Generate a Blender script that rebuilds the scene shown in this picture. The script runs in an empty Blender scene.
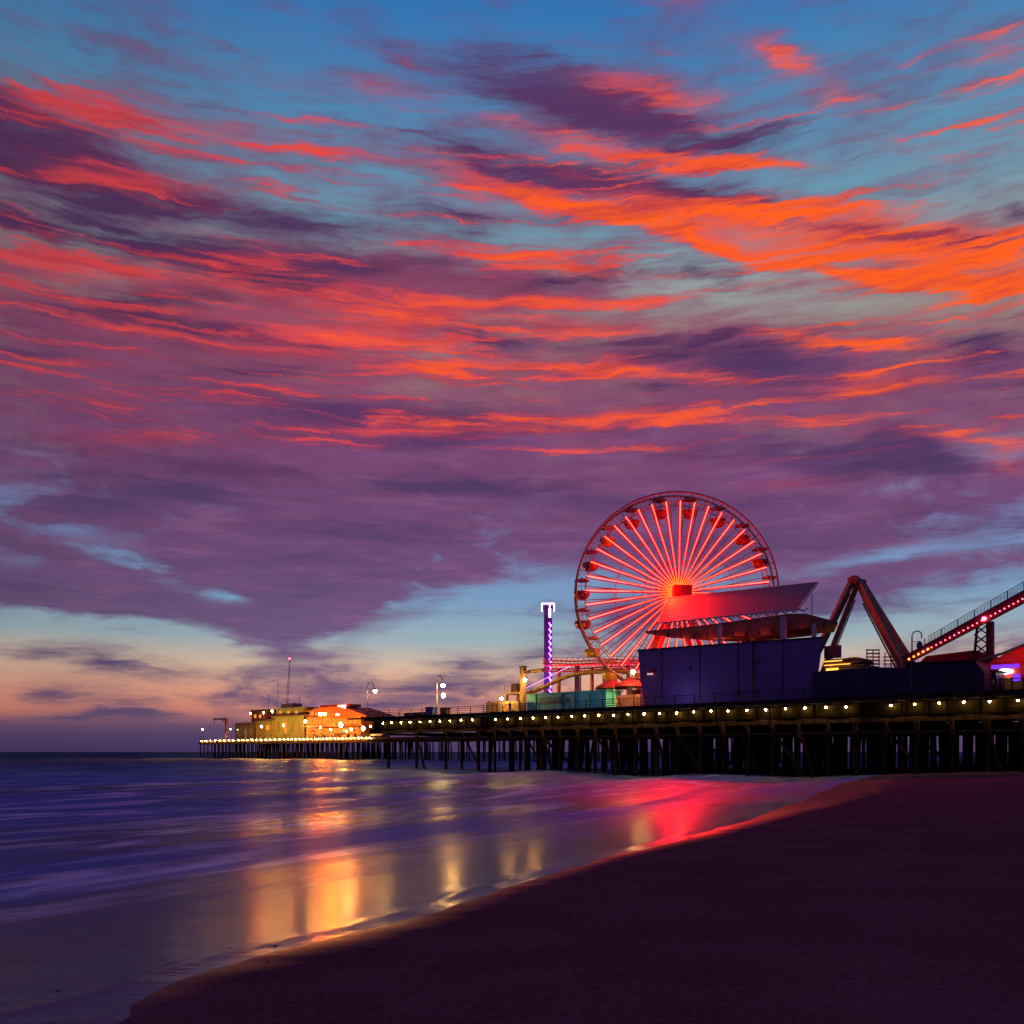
import bpy, bmesh, math, random
from mathutils import Vector, Matrix
S = bpy.context.scene
COL = S.collection
R = math.radians
F = 900.0            # focal length of the photograph in pixels (1024 px wide)
HC = 2.1             # camera height above the mean water level
HZ = 752.0           # row of the horizon

# ------------------------------------------------------------------ camera
cam_d = bpy.data.cameras.new('camera')
cam = bpy.data.objects.new('camera', cam_d)
COL.objects.link(cam)
cam.location = (0, 0, HC)
cam.rotation_euler = (R(90), 0, 0)
cam_d.sensor_width = 36
cam_d.lens = 36 * F / 1024
cam_d.shift_y = (HZ - 512) / 1024
cam_d.clip_start = 0.05
cam_d.clip_end = 60000
S.camera = cam
S.view_settings.view_transform = 'Standard'
S.view_settings.look = 'None'
S.view_settings.gamma = 1
S.view_settings.exposure = 0
S.render.engine = 'CYCLES'
S.cycles.max_bounces = 5
S.cycles.diffuse_bounces = 2
S.cycles.glossy_bounces = 3
S.cycles.transmission_bounces = 3
S.cycles.sample_clamp_indirect = 6
S.cycles.caustics_reflective = False
S.cycles.caustics_refractive = False

def srgb(r, g, b):
    f = lambda c: c/255/12.92 if c/255 <= 0.04045 else ((c/255 + 0.055)/1.055)**2.4
    return (f(r), f(g), f(b), 1)

# ------------------------------------------------------------------ sky
W = bpy.data.worlds.new('World'); S.world = W; W.use_nodes = True
NT = W.node_tree; NT.nodes.clear()
try:
    W.cycles.sampling_method = 'MANUAL'; W.cycles.sample_map_resolution = 512
except Exception:
    pass
class G:
    """small node-graph writer"""
    def __init__(s, nt): s.nt = nt
    def n(s, t, **kw):
        d = s.nt.nodes.new(t)
        for k, v in kw.items(): setattr(d, k, v)
        return d
    def put(s, sock, v):
        if v is None: return
        if hasattr(v, 'is_output'): s.nt.links.new(v, sock)
        else: sock.default_value = v
    def m(s, op, a, b=None, c=None, clamp=False):
        d = s.n('ShaderNodeMath', operation=op, use_clamp=clamp)
        s.put(d.inputs[0], a); s.put(d.inputs[1], b); s.put(d.inputs[2], c)
        return d.outputs[0]
    def v(s, op, a, b=None):
        d = s.n('ShaderNodeVectorMath', operation=op)
        s.put(d.inputs[0], a); s.put(d.inputs[1], b)
        return d.outputs[0]
    def xyz(s, x, y, z):
        d = s.n('ShaderNodeCombineXYZ'); s.put(d.inputs[0], x); s.put(d.inputs[1], y); s.put(d.inputs[2], z)
        return d.outputs[0]
    def map(s, vec, loc=(0,0,0), rot=(0,0,0), sc=(1,1,1), t='POINT'):
        d = s.n('ShaderNodeMapping', vector_type=t); s.put(d.inputs[0], vec)
        d.inputs[1].default_value = loc; d.inputs[2].default_value = rot; d.inputs[3].default_value = sc
        return d.outputs[0]
    def noise(s, vec, scale, detail=3, rough=.55, dist=0, color=False):
        d = s.n('ShaderNodeTexNoise'); s.put(d.inputs['Vector'], vec)
        d.inputs['Scale'].default_value = scale; d.inputs['Detail'].default_value = detail
        d.inputs['Roughness'].default_value = rough; d.inputs['Distortion'].default_value = dist
        return d.outputs['Color' if color else 0]
    def rng(s, v, a, b, c=0, d=1, smooth=True):
        n = s.n('ShaderNodeMapRange', interpolation_type='SMOOTHSTEP' if smooth else 'LINEAR'); s.put(n.inputs[0], v)
        for i, x in enumerate((a, b, c, d)): s.put(n.inputs[i+1], x)
        return n.outputs[0]
    def mix(s, f, a, b, mode='MIX'):
        n = s.n('ShaderNodeMix', data_type='RGBA', blend_type=mode)
        s.put(n.inputs[0], f); s.put(n.inputs[6], a); s.put(n.inputs[7], b)
        return n.outputs[2]
    def ramp(s, f, stops, mode='LINEAR'):
        n = s.n('ShaderNodeValToRGB'); s.put(n.inputs[0], f)
        cr = n.color_ramp; cr.interpolation = mode
        while len(cr.elements) > 1: cr.elements.remove(cr.elements[-1])
        cr.elements[0].position = stops[0][0]; cr.elements[0].color = stops[0][1]
        for p, c in stops[1:]:
            e = cr.elements.new(p); e.color = c
        return n.outputs[0]

g = G(NT)
def ae(px, py):      # picture row/column -> sky direction (azimuth, elevation), in units of 1/9 rad (about 100 px)
    az = math.atan((px-512)/F)
    return az*9, math.atan((HZ-py)/F*math.cos(az))*9
geo = g.n('ShaderNodeTexCoord').outputs['Generated']
sep = g.n('ShaderNodeSeparateXYZ'); g.put(sep.inputs[0], geo)
X, Y, Z = sep.outputs
AZ = g.m('MULTIPLY', g.m('ARCTAN2', X, Y), 9)
EL = g.m('MULTIPLY', g.m('ARCSINE', Z), 9)
P0 = g.xyz(AZ, EL, 0)
# slow warp and wispy warp of the cloud field
w1 = g.v('SUBTRACT', g.noise(g.map(P0, rot=(0,0,R(6)), sc=(.35, 1.1, 1)), 1.6, 3, .6, color=True), (.5,.5,.5))
w2 = g.v('SUBTRACT', g.noise(g.map(P0, loc=(7,3,0), rot=(0,0,R(4)), sc=(.5, 2.4, 1)), 4.5, 4, .65, color=True), (.5,.5,.5))
PW = g.v('ADD', g.v('ADD', P0, g.v('MULTIPLY', w1, (.8, .26, 0))), g.v('MULTIPLY', w2, (.55, .11, 0)))

def field(blobs, kb=3.0):
    acc = None
    for (px, py, a, b, ang, w) in blobs:
        c = ae(px, py); t = R(ang)
        e = ae(px + math.cos(t), py + math.sin(t)); q = ae(px + math.sin(t), py - math.cos(t))
        dx, dy = (e[0]-c[0]), (e[1]-c[1]); L = math.hypot(dx, dy)
        la = L*a*2.0; lb = math.hypot(q[0]-c[0], q[1]-c[1])*b*kb
        mp = g.map(PW, loc=(c[0], c[1], 0), rot=(0,0,math.atan2(dy, dx)), sc=(la, lb, 1), t='TEXTURE')
        gr = g.n('ShaderNodeTexGradient', gradient_type='QUADRATIC_SPHERE'); g.put(gr.inputs[0], mp)
        acc = g.m('MULTIPLY', gr.outputs['Fac'], w) if acc is None else g.m('MULTIPLY_ADD', gr.outputs['Fac'], w, acc)
    return acc
WARM = [(95,118,120,17,12,.8),(310,155,120,8,6,.95),(250,127,65,9,3,.6),(385,92,55,7,8,.7),(415,64,65,3.5,16,.6),
 (110,178,130,11,9,1.),(470,190,55,14,20,1.),(475,255,60,6,8,.9),(50,270,100,14,6,.8),(230,292,150,14,8,.9),
 (390,316,100,14,3,1.15),(120,333,150,10,8,.75),(60,362,100,6,5,.7),(300,352,150,8,3,.8),(430,372,100,7,0,.9),
 (440,300,90,7,5,.8),(260,260,70,8,5,.9),(330,334,110,6,4,.9),(170,312,90,5,4,.6),
 (782,62,75,11,22,1.0),(670,45,34,5,15,.5),(657,95,90,15,12,1.0),(300,85,120,8,8,.45),(560,130,120,8,8,.5),(900,150,110,8,4,.4),(80,95,120,16,10,.45),(840,102,55,8,8,.5),(995,48,45,15,0,.55),(685,1,55,7,0,.6),
 (640,154,140,7,7,.9),(765,165,85,5,5,.95),(545,200,70,5,16,1.3),(640,226,75,5,9,1.35),(720,244,70,4,9,1.3),(640,206,120,11,9,.7),(740,222,150,15,8,.68),
 (800,268,70,4,11,1.35),(900,282,90,5,5,1.6),(985,286,70,6,2,1.6),(880,256,150,13,7,.85),(950,230,110,8,3,.7),(990,262,70,7,3,.9),(850,210,90,7,3,.6),
 (565,268,80,9,6,.85),(600,298,130,6,-2,.8),(800,288,100,8,3,.45),(580,328,90,8,2,.95),(600,368,110,8,4,.85),
 (850,345,90,5,3,1.25),(862,388,80,7,-10,1.4),(600,416,120,7,-2,.95),(530,432,70,5,0,.7),(780,425,120,7,3,.75),
 (985,437,70,5,3,.95),(790,482,100,6,-3,.5),(1012,462,40,13,0,.6),(390,428,140,6,2,1.),(130,436,180,8,2,.7),(270,390,110,9,0,.6),
 (60,400,120,8,3,.4),(250,470,120,8,3,.3),(700,320,90,5,-2,.5),(700,380,110,6,2,.5)]
DARK = [(20,110,110,16,14,.6),(60,170,130,12,12,.6),(560,60,90,12,12,.45),(530,95,110,12,10,.5),(680,125,110,12,12,.6),(860,232,120,5,5,.75),(950,246,90,4,3,.8),(760,212,90,5,6,.6),(660,218,70,4,8,.5),(160,250,120,8,5,.8),(330,265,90,7,6,.7),(60,320,100,6,3,.7),(350,345,110,6,3,.7),(180,350,90,5,4,.6),(40,225,90,10,4,.6),(470,232,50,6,6,.5),(30,655,60,7,0,.7),(170,675,60,6,3,.7),(60,718,110,5,0,.5),(330,690,60,6,0,.6),(540,655,50,8,-10,.7),(400,705,70,5,0,.7),(270,560,90,14,5,.5),(80,590,80,12,8,.5),(850,590,120,10,-8,.6),(400,540,110,8,3,.5),(120,500,110,8,2,.5),(600,560,90,9,-4,.5),(330,590,100,10,-6,.4),(960,470,90,7,3,.5),(560,505,90,7,0,.5),(720,545,120,10,-6,.5),(30,148,120,13,11,.9),(100,212,150,13,3,.9),(330,228,130,10,3,.9),(120,305,120,6,2,.8),(270,272,90,9,8,.7),
 (240,373,70,6,0,.7),(500,340,55,8,0,.6),(30,350,70,8,3,.7),(470,163,65,12,15,.8),(385,48,70,8,25,.35),(490,62,65,15,10,.5),
 (610,118,120,19,14,.8),(600,184,120,12,8,1.),(705,202,110,7,8,.7),(910,241,95,5,3,.8),(1012,210,34,8,10,.8),
 (710,266,65,10,5,.6),(570,287,85,5,0,.5),(760,367,120,14,3,1.15),(990,352,70,12,3,1.05),(580,347,95,7,0,.6),
 (620,396,80,8,0,.5),(905,438,65,11,5,.85),(870,452,95,7,0,.75),(820,465,105,7,0,.6),(640,429,75,5,0,.6),
 (340,414,100,8,1,1.05),(430,441,140,9,3,.85),(200,492,95,9,3,.85),(60,510,85,8,0,.6),(430,485,95,7,5,.9),(60,476,55,6,0,.6),
 (105,662,48,10,0,.8),(40,690,65,7,3,.8),(130,708,60,8,0,.8),(460,668,50,13,3,.75),(430,692,80,8,0,.7),(200,725,90,6,0,.5),
 (690,500,110,10,-5,.45),(950,505,110,12,0,.45),(240,330,90,6,5,.5)]
MAUVE = [(90,612,120,16,0,.45),(90,575,150,26,0,.45),(620,600,60,30,0,.5),(120,560,190,70,0,.75),(300,560,230,100,0,1.),(282,655,80,40,0,.9),(60,600,120,34,0,.6),(330,610,110,40,0,.7),
 (620,530,220,60,0,.9),(880,560,240,80,0,.9),(700,640,150,40,0,.55),(950,640,160,30,0,.35),(500,470,500,45,0,.6),
 (480,420,550,40,0,.35),(200,330,280,75,4,.85),(430,280,260,34,4,.6),(760,365,280,40,2,.7),(60,160,140,45,10,.7),(860,235,230,22,6,.5),(600,180,150,22,10,.4)]
CLEAR = [(330,640,60,12,-20,.6),(235,640,50,8,0,.6),(420,600,60,8,-20,.5),(620,470,60,10,-10,.4),(300,520,60,6,0,.35),(640,590,60,10,-10,.4),(100,548,60,10,16,.8),(145,566,50,14,22,.8),(225,598,70,10,12,1.05),(45,612,80,10,4,1.0),(150,625,60,8,4,.8),(20,560,50,12,10,.6),(60,640,150,14,3,.8),(200,652,110,13,3,.8),(500,626,110,20,-26,1.6),
 (575,588,60,6,-24,.5),(900,553,190,8,-10,.9),(690,578,90,9,-8,.6),(900,625,190,20,-8,.95),(540,482,30,30,30,.45),
 (60,700,200,40,0,.4),(440,640,100,20,-8,.8),(140,239,70,8,2,.7),(80,200,50,6,4,.4),(150,308,40,5,4,.5)]
fW, fD, fM, fC = field(WARM, 3.2), field(DARK, 4.0), field(MAUVE, 2.2), field(CLEAR, 3.4)
# streaky detail
n1 = g.noise(g.map(PW, rot=(0,0,R(6)), sc=(.22, 3.0, 1)), 2.0, 7, .58)
n2 = g.noise(g.map(PW, loc=(11,4,0), rot=(0,0,R(5)), sc=(.26, 2.8, 1)), 3.0, 7, .66)
n3 = g.noise(g.map(PW, loc=(3,9,0), rot=(0,0,R(8)), sc=(.45, 1.2, 1)), 1.3, 5, .6)
n4 = g.noise(g.map(PW, loc=(21,14,0), rot=(0,0,R(3)), sc=(.20, 3.6, 1)), 2.3, 7, .66)
n5 = g.noise(g.map(PW, loc=(31,2,0), rot=(0,0,R(3)), sc=(.32, 2.2, 1)), 1.5, 5, .62)
n6 = g.noise(g.map(P0, loc=(5,2,0), rot=(0,0,R(4)), sc=(.30, 2.0, 1)), 4.0, 5, .66)
band = g.m('MULTIPLY', g.rng(EL, 2.3, 3.1), g.rng(EL, 5.0, 5.9, 1, .12))
fW = g.m('MULTIPLY_ADD', g.m('MULTIPLY', g.rng(n4, .46, .72), band), 1.25, fW)
fD = g.m('MULTIPLY_ADD', g.m('MULTIPLY', g.rng(n5, .47, .72), g.rng(EL, .3, 1.6)), g.m('MULTIPLY_ADD', g.rng(EL, 5.2, 6.2), -.3, .55), fD)
base = g.ramp(g.m('DIVIDE', EL, 9*math.pi/2*.5), [      # clear sky behind the clouds, horizon -> up (45 degrees)
  (0.0, srgb(66,54,98)), (.022, srgb(78,62,104)), (.034, srgb(98,72,106)), (.055, srgb(204,126,112)), (.085, srgb(222,156,130)), (.12, srgb(208,178,156)),
  (.155, srgb(150,170,178)), (.21, srgb(116,152,188)), (.30, srgb(112,128,178)), (.40, srgb(140,104,124)),
  (.47, srgb(158,112,108)), (.54, srgb(146,138,134)), (.60, srgb(150,168,168)), (.66, srgb(108,150,170)), (.76, srgb(80,136,176)),
  (.88, srgb(46,112,176)), (1.0, srgb(32,92,160))])
mauve = g.ramp(g.m('DIVIDE', EL, 7.0), [(0, srgb(92,74,112)), (.15, srgb(100,78,122)), (.3, srgb(102,64,110)), (.45, srgb(116,62,106)),
  (.55, srgb(142,72,96)), (.66, srgb(112,54,88)), (.8, srgb(98,54,96)), (1, srgb(84,64,116))])
darkc = g.ramp(g.m('DIVIDE', EL, 7.0), [(0, srgb(84,72,112)), (.2, srgb(88,66,112)), (.4, srgb(78,50,96)), (.6, srgb(74,44,84)),
  (.8, srgb(82,50,96)), (1, srgb(72,70,122))])
# warm colour: rose on the left and high up, orange on the right
hot = g.rng(g.m('ADD', g.m('MULTIPLY', AZ, .12), g.m('MULTIPLY', fW, .55)), .2, 1.15)

n7 = g.noise(g.map(P0, loc=(15,6,0), rot=(0,0,R(8)), sc=(.8, 1.9, 1)), 2.0, 9, .64, .5)
kM = g.rng(g.m('MULTIPLY_ADD', g.m('SUBTRACT', n7, .5), g.rng(EL, 2.0, 3.4, 2.3, .5), g.m('SUBTRACT', g.m('ADD', g.m('MULTIPLY_ADD', n3, 1.0, g.m('MULTIPLY', fM, .9)), g.m('MULTIPLY', n6, .6)), g.m('MULTIPLY', fC, g.m('MULTIPLY_ADD', n7, 4.2, -1.1)))), .64, 1.40)
kD = g.rng(g.m('MULTIPLY', fD, g.m('MULTIPLY_ADD', n2, 2.6, -.3)), .1, 1.0)
kW = g.rng(g.m('MULTIPLY', fW, g.m('MULTIPLY_ADD', n1, 2.8, -.25)), .0, 1.6)
warmc = g.mix(hot, srgb(214,66,72), srgb(252,92,22))
warmc = g.mix(g.rng(kW, .15, .75), g.mix(hot, srgb(140,48,80), srgb(205,66,62)), warmc)
warmc = g.mix(g.m('MULTIPLY', g.rng(n2, .46, .68), .6), warmc, srgb(150,44,66))
c = g.mix(kM, base, mauve)
# thin lilac-rose veil everywhere at mid height
veil = g.m('MULTIPLY', g.rng(n2, .45, .75), g.rng(EL, 1.2, 2.6, 0, .55))
veil = g.m('MULTIPLY', veil, g.rng(EL, 5.2, 6.6, 1, 0))
c = g.mix(veil, c, srgb(122,60,90))
c = g.mix(g.m('MULTIPLY', g.rng(n6, .45, .75), g.m('MULTIPLY', kM, .5)), c, srgb(142,90,134))
c = g.mix(g.m('MULTIPLY', g.rng(fW, .25, 1.5), g.rng(n2, .35, .65, .25, .8)), c, g.mix(hot, srgb(176,62,82), srgb(226,84,48)))
c = g.mix(kD, c, darkc)
c = g.mix(kW, c, warmc)
# dusk falls off to the left edge and behind the camera
fall = g.rng(g.m('ABSOLUTE', g.m('ADD', AZ, -.6)), 4.9, 8.0, 1, .0)
dim = g.m('MULTIPLY_ADD', g.rng(AZ, -5.4, -1.0), .24, .76)
c2 = g.mix(fall, srgb(74,62,112), c)
lum = g.m('MULTIPLY_ADD', g.m('MULTIPLY', kM, g.m('SUBTRACT', n5, .5)), -.7, 1.04)
c2 = g.mix(1.0, c2, g.xyz(lum, lum, lum), 'MULTIPLY')
c2 = g.mix(1.0, c2, g.xyz(dim, dim, dim), 'MULTIPLY')
SK = g.n('ShaderNodeTexSky', sky_type='NISHITA', sun_disc=False, sun_elevation=R(-3), sun_rotation=R(-12))
bg1 = g.n('ShaderNodeBackground'); g.put(bg1.inputs[0], c2); bg1.inputs[1].default_value = 1.0
bg2 = g.n('ShaderNodeBackground'); g.put(bg2.inputs[0], SK.outputs[0]); bg2.inputs[1].default_value = 0.05
ad = g.n('ShaderNodeAddShader'); g.put(ad.inputs[0], bg1.outputs[0]); g.put(ad.inputs[1], bg2.outputs[0])
ow = g.n('ShaderNodeOutputWorld'); g.put(ow.inputs[0], ad.outputs[0])
# afterglow: one very weak, very soft sun low over the sea
sun_d = bpy.data.lights.new('sun', 'SUN'); sun_d.energy = 0.04; sun_d.angle = R(20); sun_d.color = (1, .55, .42)
sun = bpy.data.objects.new('sun', sun_d); COL.objects.link(sun)
sun.rotation_euler = Vector((-.2, .97, .12)).to_track_quat('Z', 'Y').to_euler()

# ------------------------------------------------------------------ helpers
U = Vector((-0.72, 0.694, 0)).normalized()      # along the pier, out to sea
V = Vector((U.y, -U.x, 0))                       # across the pier, away from the beach
Q0 = 81.6
ROT = math.atan2(-U.y, -U.x)
def P(s, t, z=0.0): return U*s + V*(Q0+t) + Vector((0, 0, z))
def s_of(px, t):                                 # where a sight line meets the vertical plane t, as metres along the pier
    k = (px-512)/F; q = Q0+t
    return q*(k*V.y - V.x)/(U.x - k*U.y)
def z_of(px, py, t):
    return HC + (HZ-py)/F*P(s_of(px, t), t).y
def loc3(px, py, t, s0, t0, z0):                 # same, in the frame of a thing that stands at (s0, t0, z0): x' = -s
    s = s_of(px, t); return Vector((-(s-s0), t-t0, z_of(px, py, t)-z0))
DECK = 7.0
rnd = random.Random(7)

class MB:
    def __init__(s): s.b = bmesh.new()
    def box(s, c, d, rz=0.0):
        r = bmesh.ops.create_cube(s.b, size=1)['verts']
        M = Matrix.Translation(Vector(c)) @ Matrix.Rotation(rz, 4, 'Z') @ Matrix.Diagonal((d[0], d[1], d[2], 1))
        bmesh.ops.transform(s.b, matrix=M, verts=r); return s
    def bar(s, a, b, w, h=None):
        a = Vector(a); b = Vector(b); h = h or w; d = b-a; L = d.length
        if L < 1e-5: return s
        x = d/L; up = Vector((0,0,1)) if abs(x.z) < .95 else Vector((0,1,0))
        y = up.cross(x).normalized(); z = x.cross(y)
        M = Matrix((x, y, z)).transposed().to_4x4(); M.translation = (a+b)/2
        r = bmesh.ops.create_cube(s.b, size=1)['verts']
        bmesh.ops.transform(s.b, matrix=M @ Matrix.Diagonal((L, w, h, 1)), verts=r); return s
    def tube(s, a, b, r, n=8, r2=None):
        a = Vector(a); b = Vector(b); d = b-a; L = d.length
        if L < 1e-5: return s
        v = bmesh.ops.create_cone(s.b, cap_ends=True, segments=n, radius1=r, radius2=(r if r2 is None else r2), depth=L)['verts']
        M = d.to_track_quat('Z', 'Y').to_matrix().to_4x4(); M.translation = (a+b)/2
        bmesh.ops.transform(s.b, matrix=M, verts=v); return s
    def path(s, pts, r, n=6, closed=False):
        pts = [Vector(p) for p in pts]; N = len(pts); rings = []
        ref = None
        for i, p in enumerate(pts):
            a = pts[(i-1) % N] if (i or closed) else p; b = pts[(i+1) % N] if (i < N-1 or closed) else p
            t = (b-a).normalized()
            if ref is None: ref = Vector((0,0,1)) if abs(t.z) < .9 else Vector((0,1,0))
            x = t.cross(ref).normalized(); y = t.cross(x).normalized()
            if ref is not None and abs(t.dot(ref)) > .9: pass
            ref = -y if (-y).dot(ref) > 0 else y
            rings.append([s.b.verts.new(p + x*math.cos(k*2*math.pi/n)*r + ref*math.sin(k*2*math.pi/n)*r) for k in range(n)])
        for i in range(N if closed else N-1):
            A, B = rings[i], rings[(i+1) % N]
            for k in range(n): s.b.faces.new((A[k], A[(k+1) % n], B[(k+1) % n], B[k]))
        if not closed: s.b.faces.new(rings[0]); s.b.faces.new(rings[-1][::-1])
        return s
    def sph(s, c, r, sc=(1,1,1), seg=12):
        v = bmesh.ops.create_uvsphere(s.b, u_segments=seg, v_segments=max(6, seg//2), radius=r)['verts']
        bmesh.ops.transform(s.b, matrix=Matrix.Translation(Vector(c)) @ Matrix.Diagonal((*sc, 1)), verts=v); return s
    def prism(s, A, B):              # two matching outlines (lists of points) joined by side faces
        a = [s.b.verts.new(Vector(p)) for p in A]; b = [s.b.verts.new(Vector(p)) for p in B]; n = len(a)
        s.b.faces.new(a); s.b.faces.new(b[::-1])
        for i in range(n): s.b.faces.new((a[i], b[i], b[(i+1) % n], a[(i+1) % n]))
        return s
    def lathe(s, prof, n=12, c=(0,0,0)):
        c = Vector(c); rings = []
        for r, z in prof: rings.append([s.b.verts.new(c+Vector((r*math.cos(k*2*math.pi/n), r*math.sin(k*2*math.pi/n), z))) for k in range(n)])
        for A, B in zip(rings, rings[1:]):
            for k in range(n): s.b.faces.new((A[k], A[(k+1) % n], B[(k+1) % n], B[k]))
        s.b.faces.new(rings[0][::-1]); s.b.faces.new(rings[-1]); return s
    def build(s, name, mat, parent=None, smooth=False):
        bmesh.ops.recalc_face_normals(s.b, faces=s.b.faces)
        me = bpy.data.meshes.new(name); s.b.to_mesh(me); s.b.free()
        me.materials.append(mat)
        if smooth:
            for p in me.polygons: p.use_smooth = True
        o = bpy.data.objects.new(name, me); COL.objects.link(o)
        if parent: o.parent = parent
        return o
def tag(o, label=None, cat=None, group=None, kind=None):
    if label: o['label'] = label
    if cat: o['category'] = cat
    if group: o['group'] = group
    if kind: o['kind'] = kind
    return o
def empty(name, loc, rz=0.0, label=None, cat=None, group=None):
    o = bpy.data.objects.new(name, None); COL.objects.link(o); o.location = loc; o.rotation_euler = (0, 0, rz)
    o.empty_display_size = .3
    return tag(o, label, cat, group)
def on_pier(name, s, t, z, label, cat, group=None): return empty(name, P(s, t, z), ROT, label, cat, group)
def copy_tree(o, parent=None):
    c = o.copy(); COL.objects.link(c)
    if parent: c.parent = parent
    for ch in [k for k in bpy.data.objects if k.parent == o]: copy_tree(ch, c)
    return c

# ------------------------------------------------------------------ materials
def mat(name, col, rough=.6, metal=0, var=.25, scale=3.0, stretch=(1,1,1), bump=0, emis=None, es=0, trans=0):
    m = bpy.data.materials.new(name); m.use_nodes = True; q = G(m.node_tree); b = m.node_tree.nodes['Principled BSDF']
    tc = q.n('ShaderNodeTexCoord').outputs['Object']
    nz = q.noise(q.map(tc, sc=stretch), scale, 5, .6)
    k = q.rng(nz, .3, .7, 1-var, 1+var, smooth=False)
    q.put(b.inputs['Base Color'], q.mix(1, (*col[:3], 1), q.xyz(k, k, k), 'MULTIPLY'))
    q.put(b.inputs['Roughness'], q.rng(nz, .3, .7, max(0, rough-.1), min(1, rough+.12)))
    b.inputs['Metallic'].default_value = metal
    if name in ('fascia', 'timber', 'pile'): b.inputs['Specular IOR Level'].default_value = .03
    if bump:
        bp = q.n('ShaderNodeBump'); bp.inputs['Strength'].default_value = bump; bp.inputs['Distance'].default_value = .03
        q.put(bp.inputs['Height'], nz); q.put(b.inputs['Normal'], bp.outputs[0])
    if emis: b.inputs['Emission Color'].default_value = (*emis[:3], 1); b.inputs['Emission Strength'].default_value = es
    return m
def glow(name, col, st):
    m = bpy.data.materials.new(name); m.use_nodes = True; nt = m.node_tree; nt.nodes.clear()
    e = nt.nodes.new('ShaderNodeEmission'); e.inputs[0].default_value = (*col[:3], 1); e.inputs[1].default_value = st
    o = nt.nodes.new('ShaderNodeOutputMaterial'); nt.links.new(e.outputs[0], o.inputs[0]); return m
M = dict(
 timber=mat('timber', (.035,.024,.018), .8, var=.5, scale=2, stretch=(1,1,.2), bump=.4),
 pile=mat('pile', (.030,.020,.017), .75, var=.5, scale=3, stretch=(1,1,.15), bump=.5),
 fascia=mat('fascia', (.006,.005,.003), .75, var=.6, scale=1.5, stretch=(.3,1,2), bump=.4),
 deck=mat('deck', (.05,.038,.03), .8, var=.4, scale=2),
 rail=mat('rail', (.03,.028,.03), .5, metal=.3),
 steel=mat('steel', (.12,.11,.11), .45, metal=.6),
 black=mat('black_iron', (.015,.015,.018), .5),
 white=mat('white_paint', (.55,.53,.5), .5),
 rim=mat('wheel_rim_paint', (.36,.2,.18), .5),
 redp=mat('red_paint', (.5,.025,.02), .45),
 maroon=mat('maroon_paint', (.2,.025,.03), .5),
 gond_red=mat('gondola_red', (.26,.03,.02), .4), gond_yel=mat('gondola_yellow', (.5,.32,.02), .4),
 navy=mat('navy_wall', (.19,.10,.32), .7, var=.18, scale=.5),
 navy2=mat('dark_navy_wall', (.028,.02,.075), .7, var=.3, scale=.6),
 canvas=mat('sail_canvas', (.17,.085,.13), .7, var=.1),
 soffit=mat('brown_soffit', (.26,.10,.06), .7, var=.3, scale=1.2),
 teal=mat('teal_boards', (.07,.55,.58), .65, var=.3, scale=2, stretch=(3,3,.4)),
 purple=mat('purple_steel', (.10,.03,.26), .5), yellow=mat('yellow_steel', (.32,.18,.03), .5), tan=mat('tan_boards', (.16,.10,.05), .7, scale=2),
 ride=mat('rust_orange_steel', (.22,.17,.08), .55, var=.35, scale=1), green=mat('green_steel', (.02,.07,.05), .5),
 tent=mat('red_tent_cloth', (.5,.02,.02), .7), grey=mat('grey_wall', (.16,.16,.18), .75), olive=mat('olive_wall', (.22,.18,.05), .8, scale=.6),
 brickred=mat('red_roof_tile', (.34,.08,.03), .75, scale=1.5), wood=mat('shed_wood', (.10,.07,.055), .8),
 cream=mat('cream_wall', (.32,.17,.06), .8, scale=.6), binblue=mat('blue_plastic', (.02,.05,.28), .4),
 stone=mat('dark_stone', (.03,.025,.025), .7, var=.5, scale=12),
 g_bulb=glow('pier_bulb', (1,.52,.10), 420), g_lamp=glow('street_lamp_globe', (1,.50,.11), 1000),
 g_white=glow('white_flood', (1,.50,.10), 6500), g_far=glow('far_bulb', (1,.42,.06), 1100), g_farorange=glow('far_orange_light', (1,.16,.008), 10000),
 g_win=glow('warm_window', (1,.33,.04), 1.0), g_green=glow('green_light', (.45,1,.25), 6), g_redlamp=glow('red_beacon', (1,.02,.03), 40),
 g_neon=glow('violet_neon', (.62,.12,1), 12), g_neonw=glow('pink_white_neon', (1,.5,1), 6), g_pink=glow('pink_led', (1,.10,.16), 8),
 g_pinkdot=glow('violet_led', (.9,.3,.9), 4), g_sign=glow('white_sign_face', (1,.97,.92), 8), g_blue=glow('blue_violet_neon', (.16,.03,1), 1.6),
 g_red=glow('red_neon', (1,.01,.03), 2.5), g_gold=glow('gold_bulb_strip', (1,.36,.05), 3),
)

# ------------------------------------------------------------------ beach and sea
SHORE = [Vector(p) for p in ((-9,-30),(-6.2,-8),(-4.7,2),(-3.8,6.95),(-2.75,8.9),(-1.36,10.9),(-.18,13.7),(1.7,17.5),(4.8,22.8),(11.7,37),(22,60),(45,105),(140,290),(900,1700),(30000,52000))]
SEA = -0.36
def shore_dist(x, y):                # > 0 on the beach side
    p = Vector((x, y)); best = 1e9; sg = 1
    for a, b in zip(SHORE, SHORE[1:]):
        d = b-a; k = max(0, min(1, (p-a).dot(d)/d.length_squared)); w = p-(a+d*k); L = w.length
        if L < best: best = L; sg = 1 if d.x*(p.y-a.y)-d.y*(p.x-a.x) < 0 else -1
    if y < -30 and x > -9: sg = 1
    return best*sg
def sand_z(d):
    if d > 0:
        return 1.35*(1-math.exp(-d*.055/1.35)) + max(0, min(d, 400)-60)*.004
    return .055*d if d > -40 else -2.2
from mathutils import noise as mn
def fb(x, y, z=0.0): return mn.noise(Vector((x, y, z)))
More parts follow.
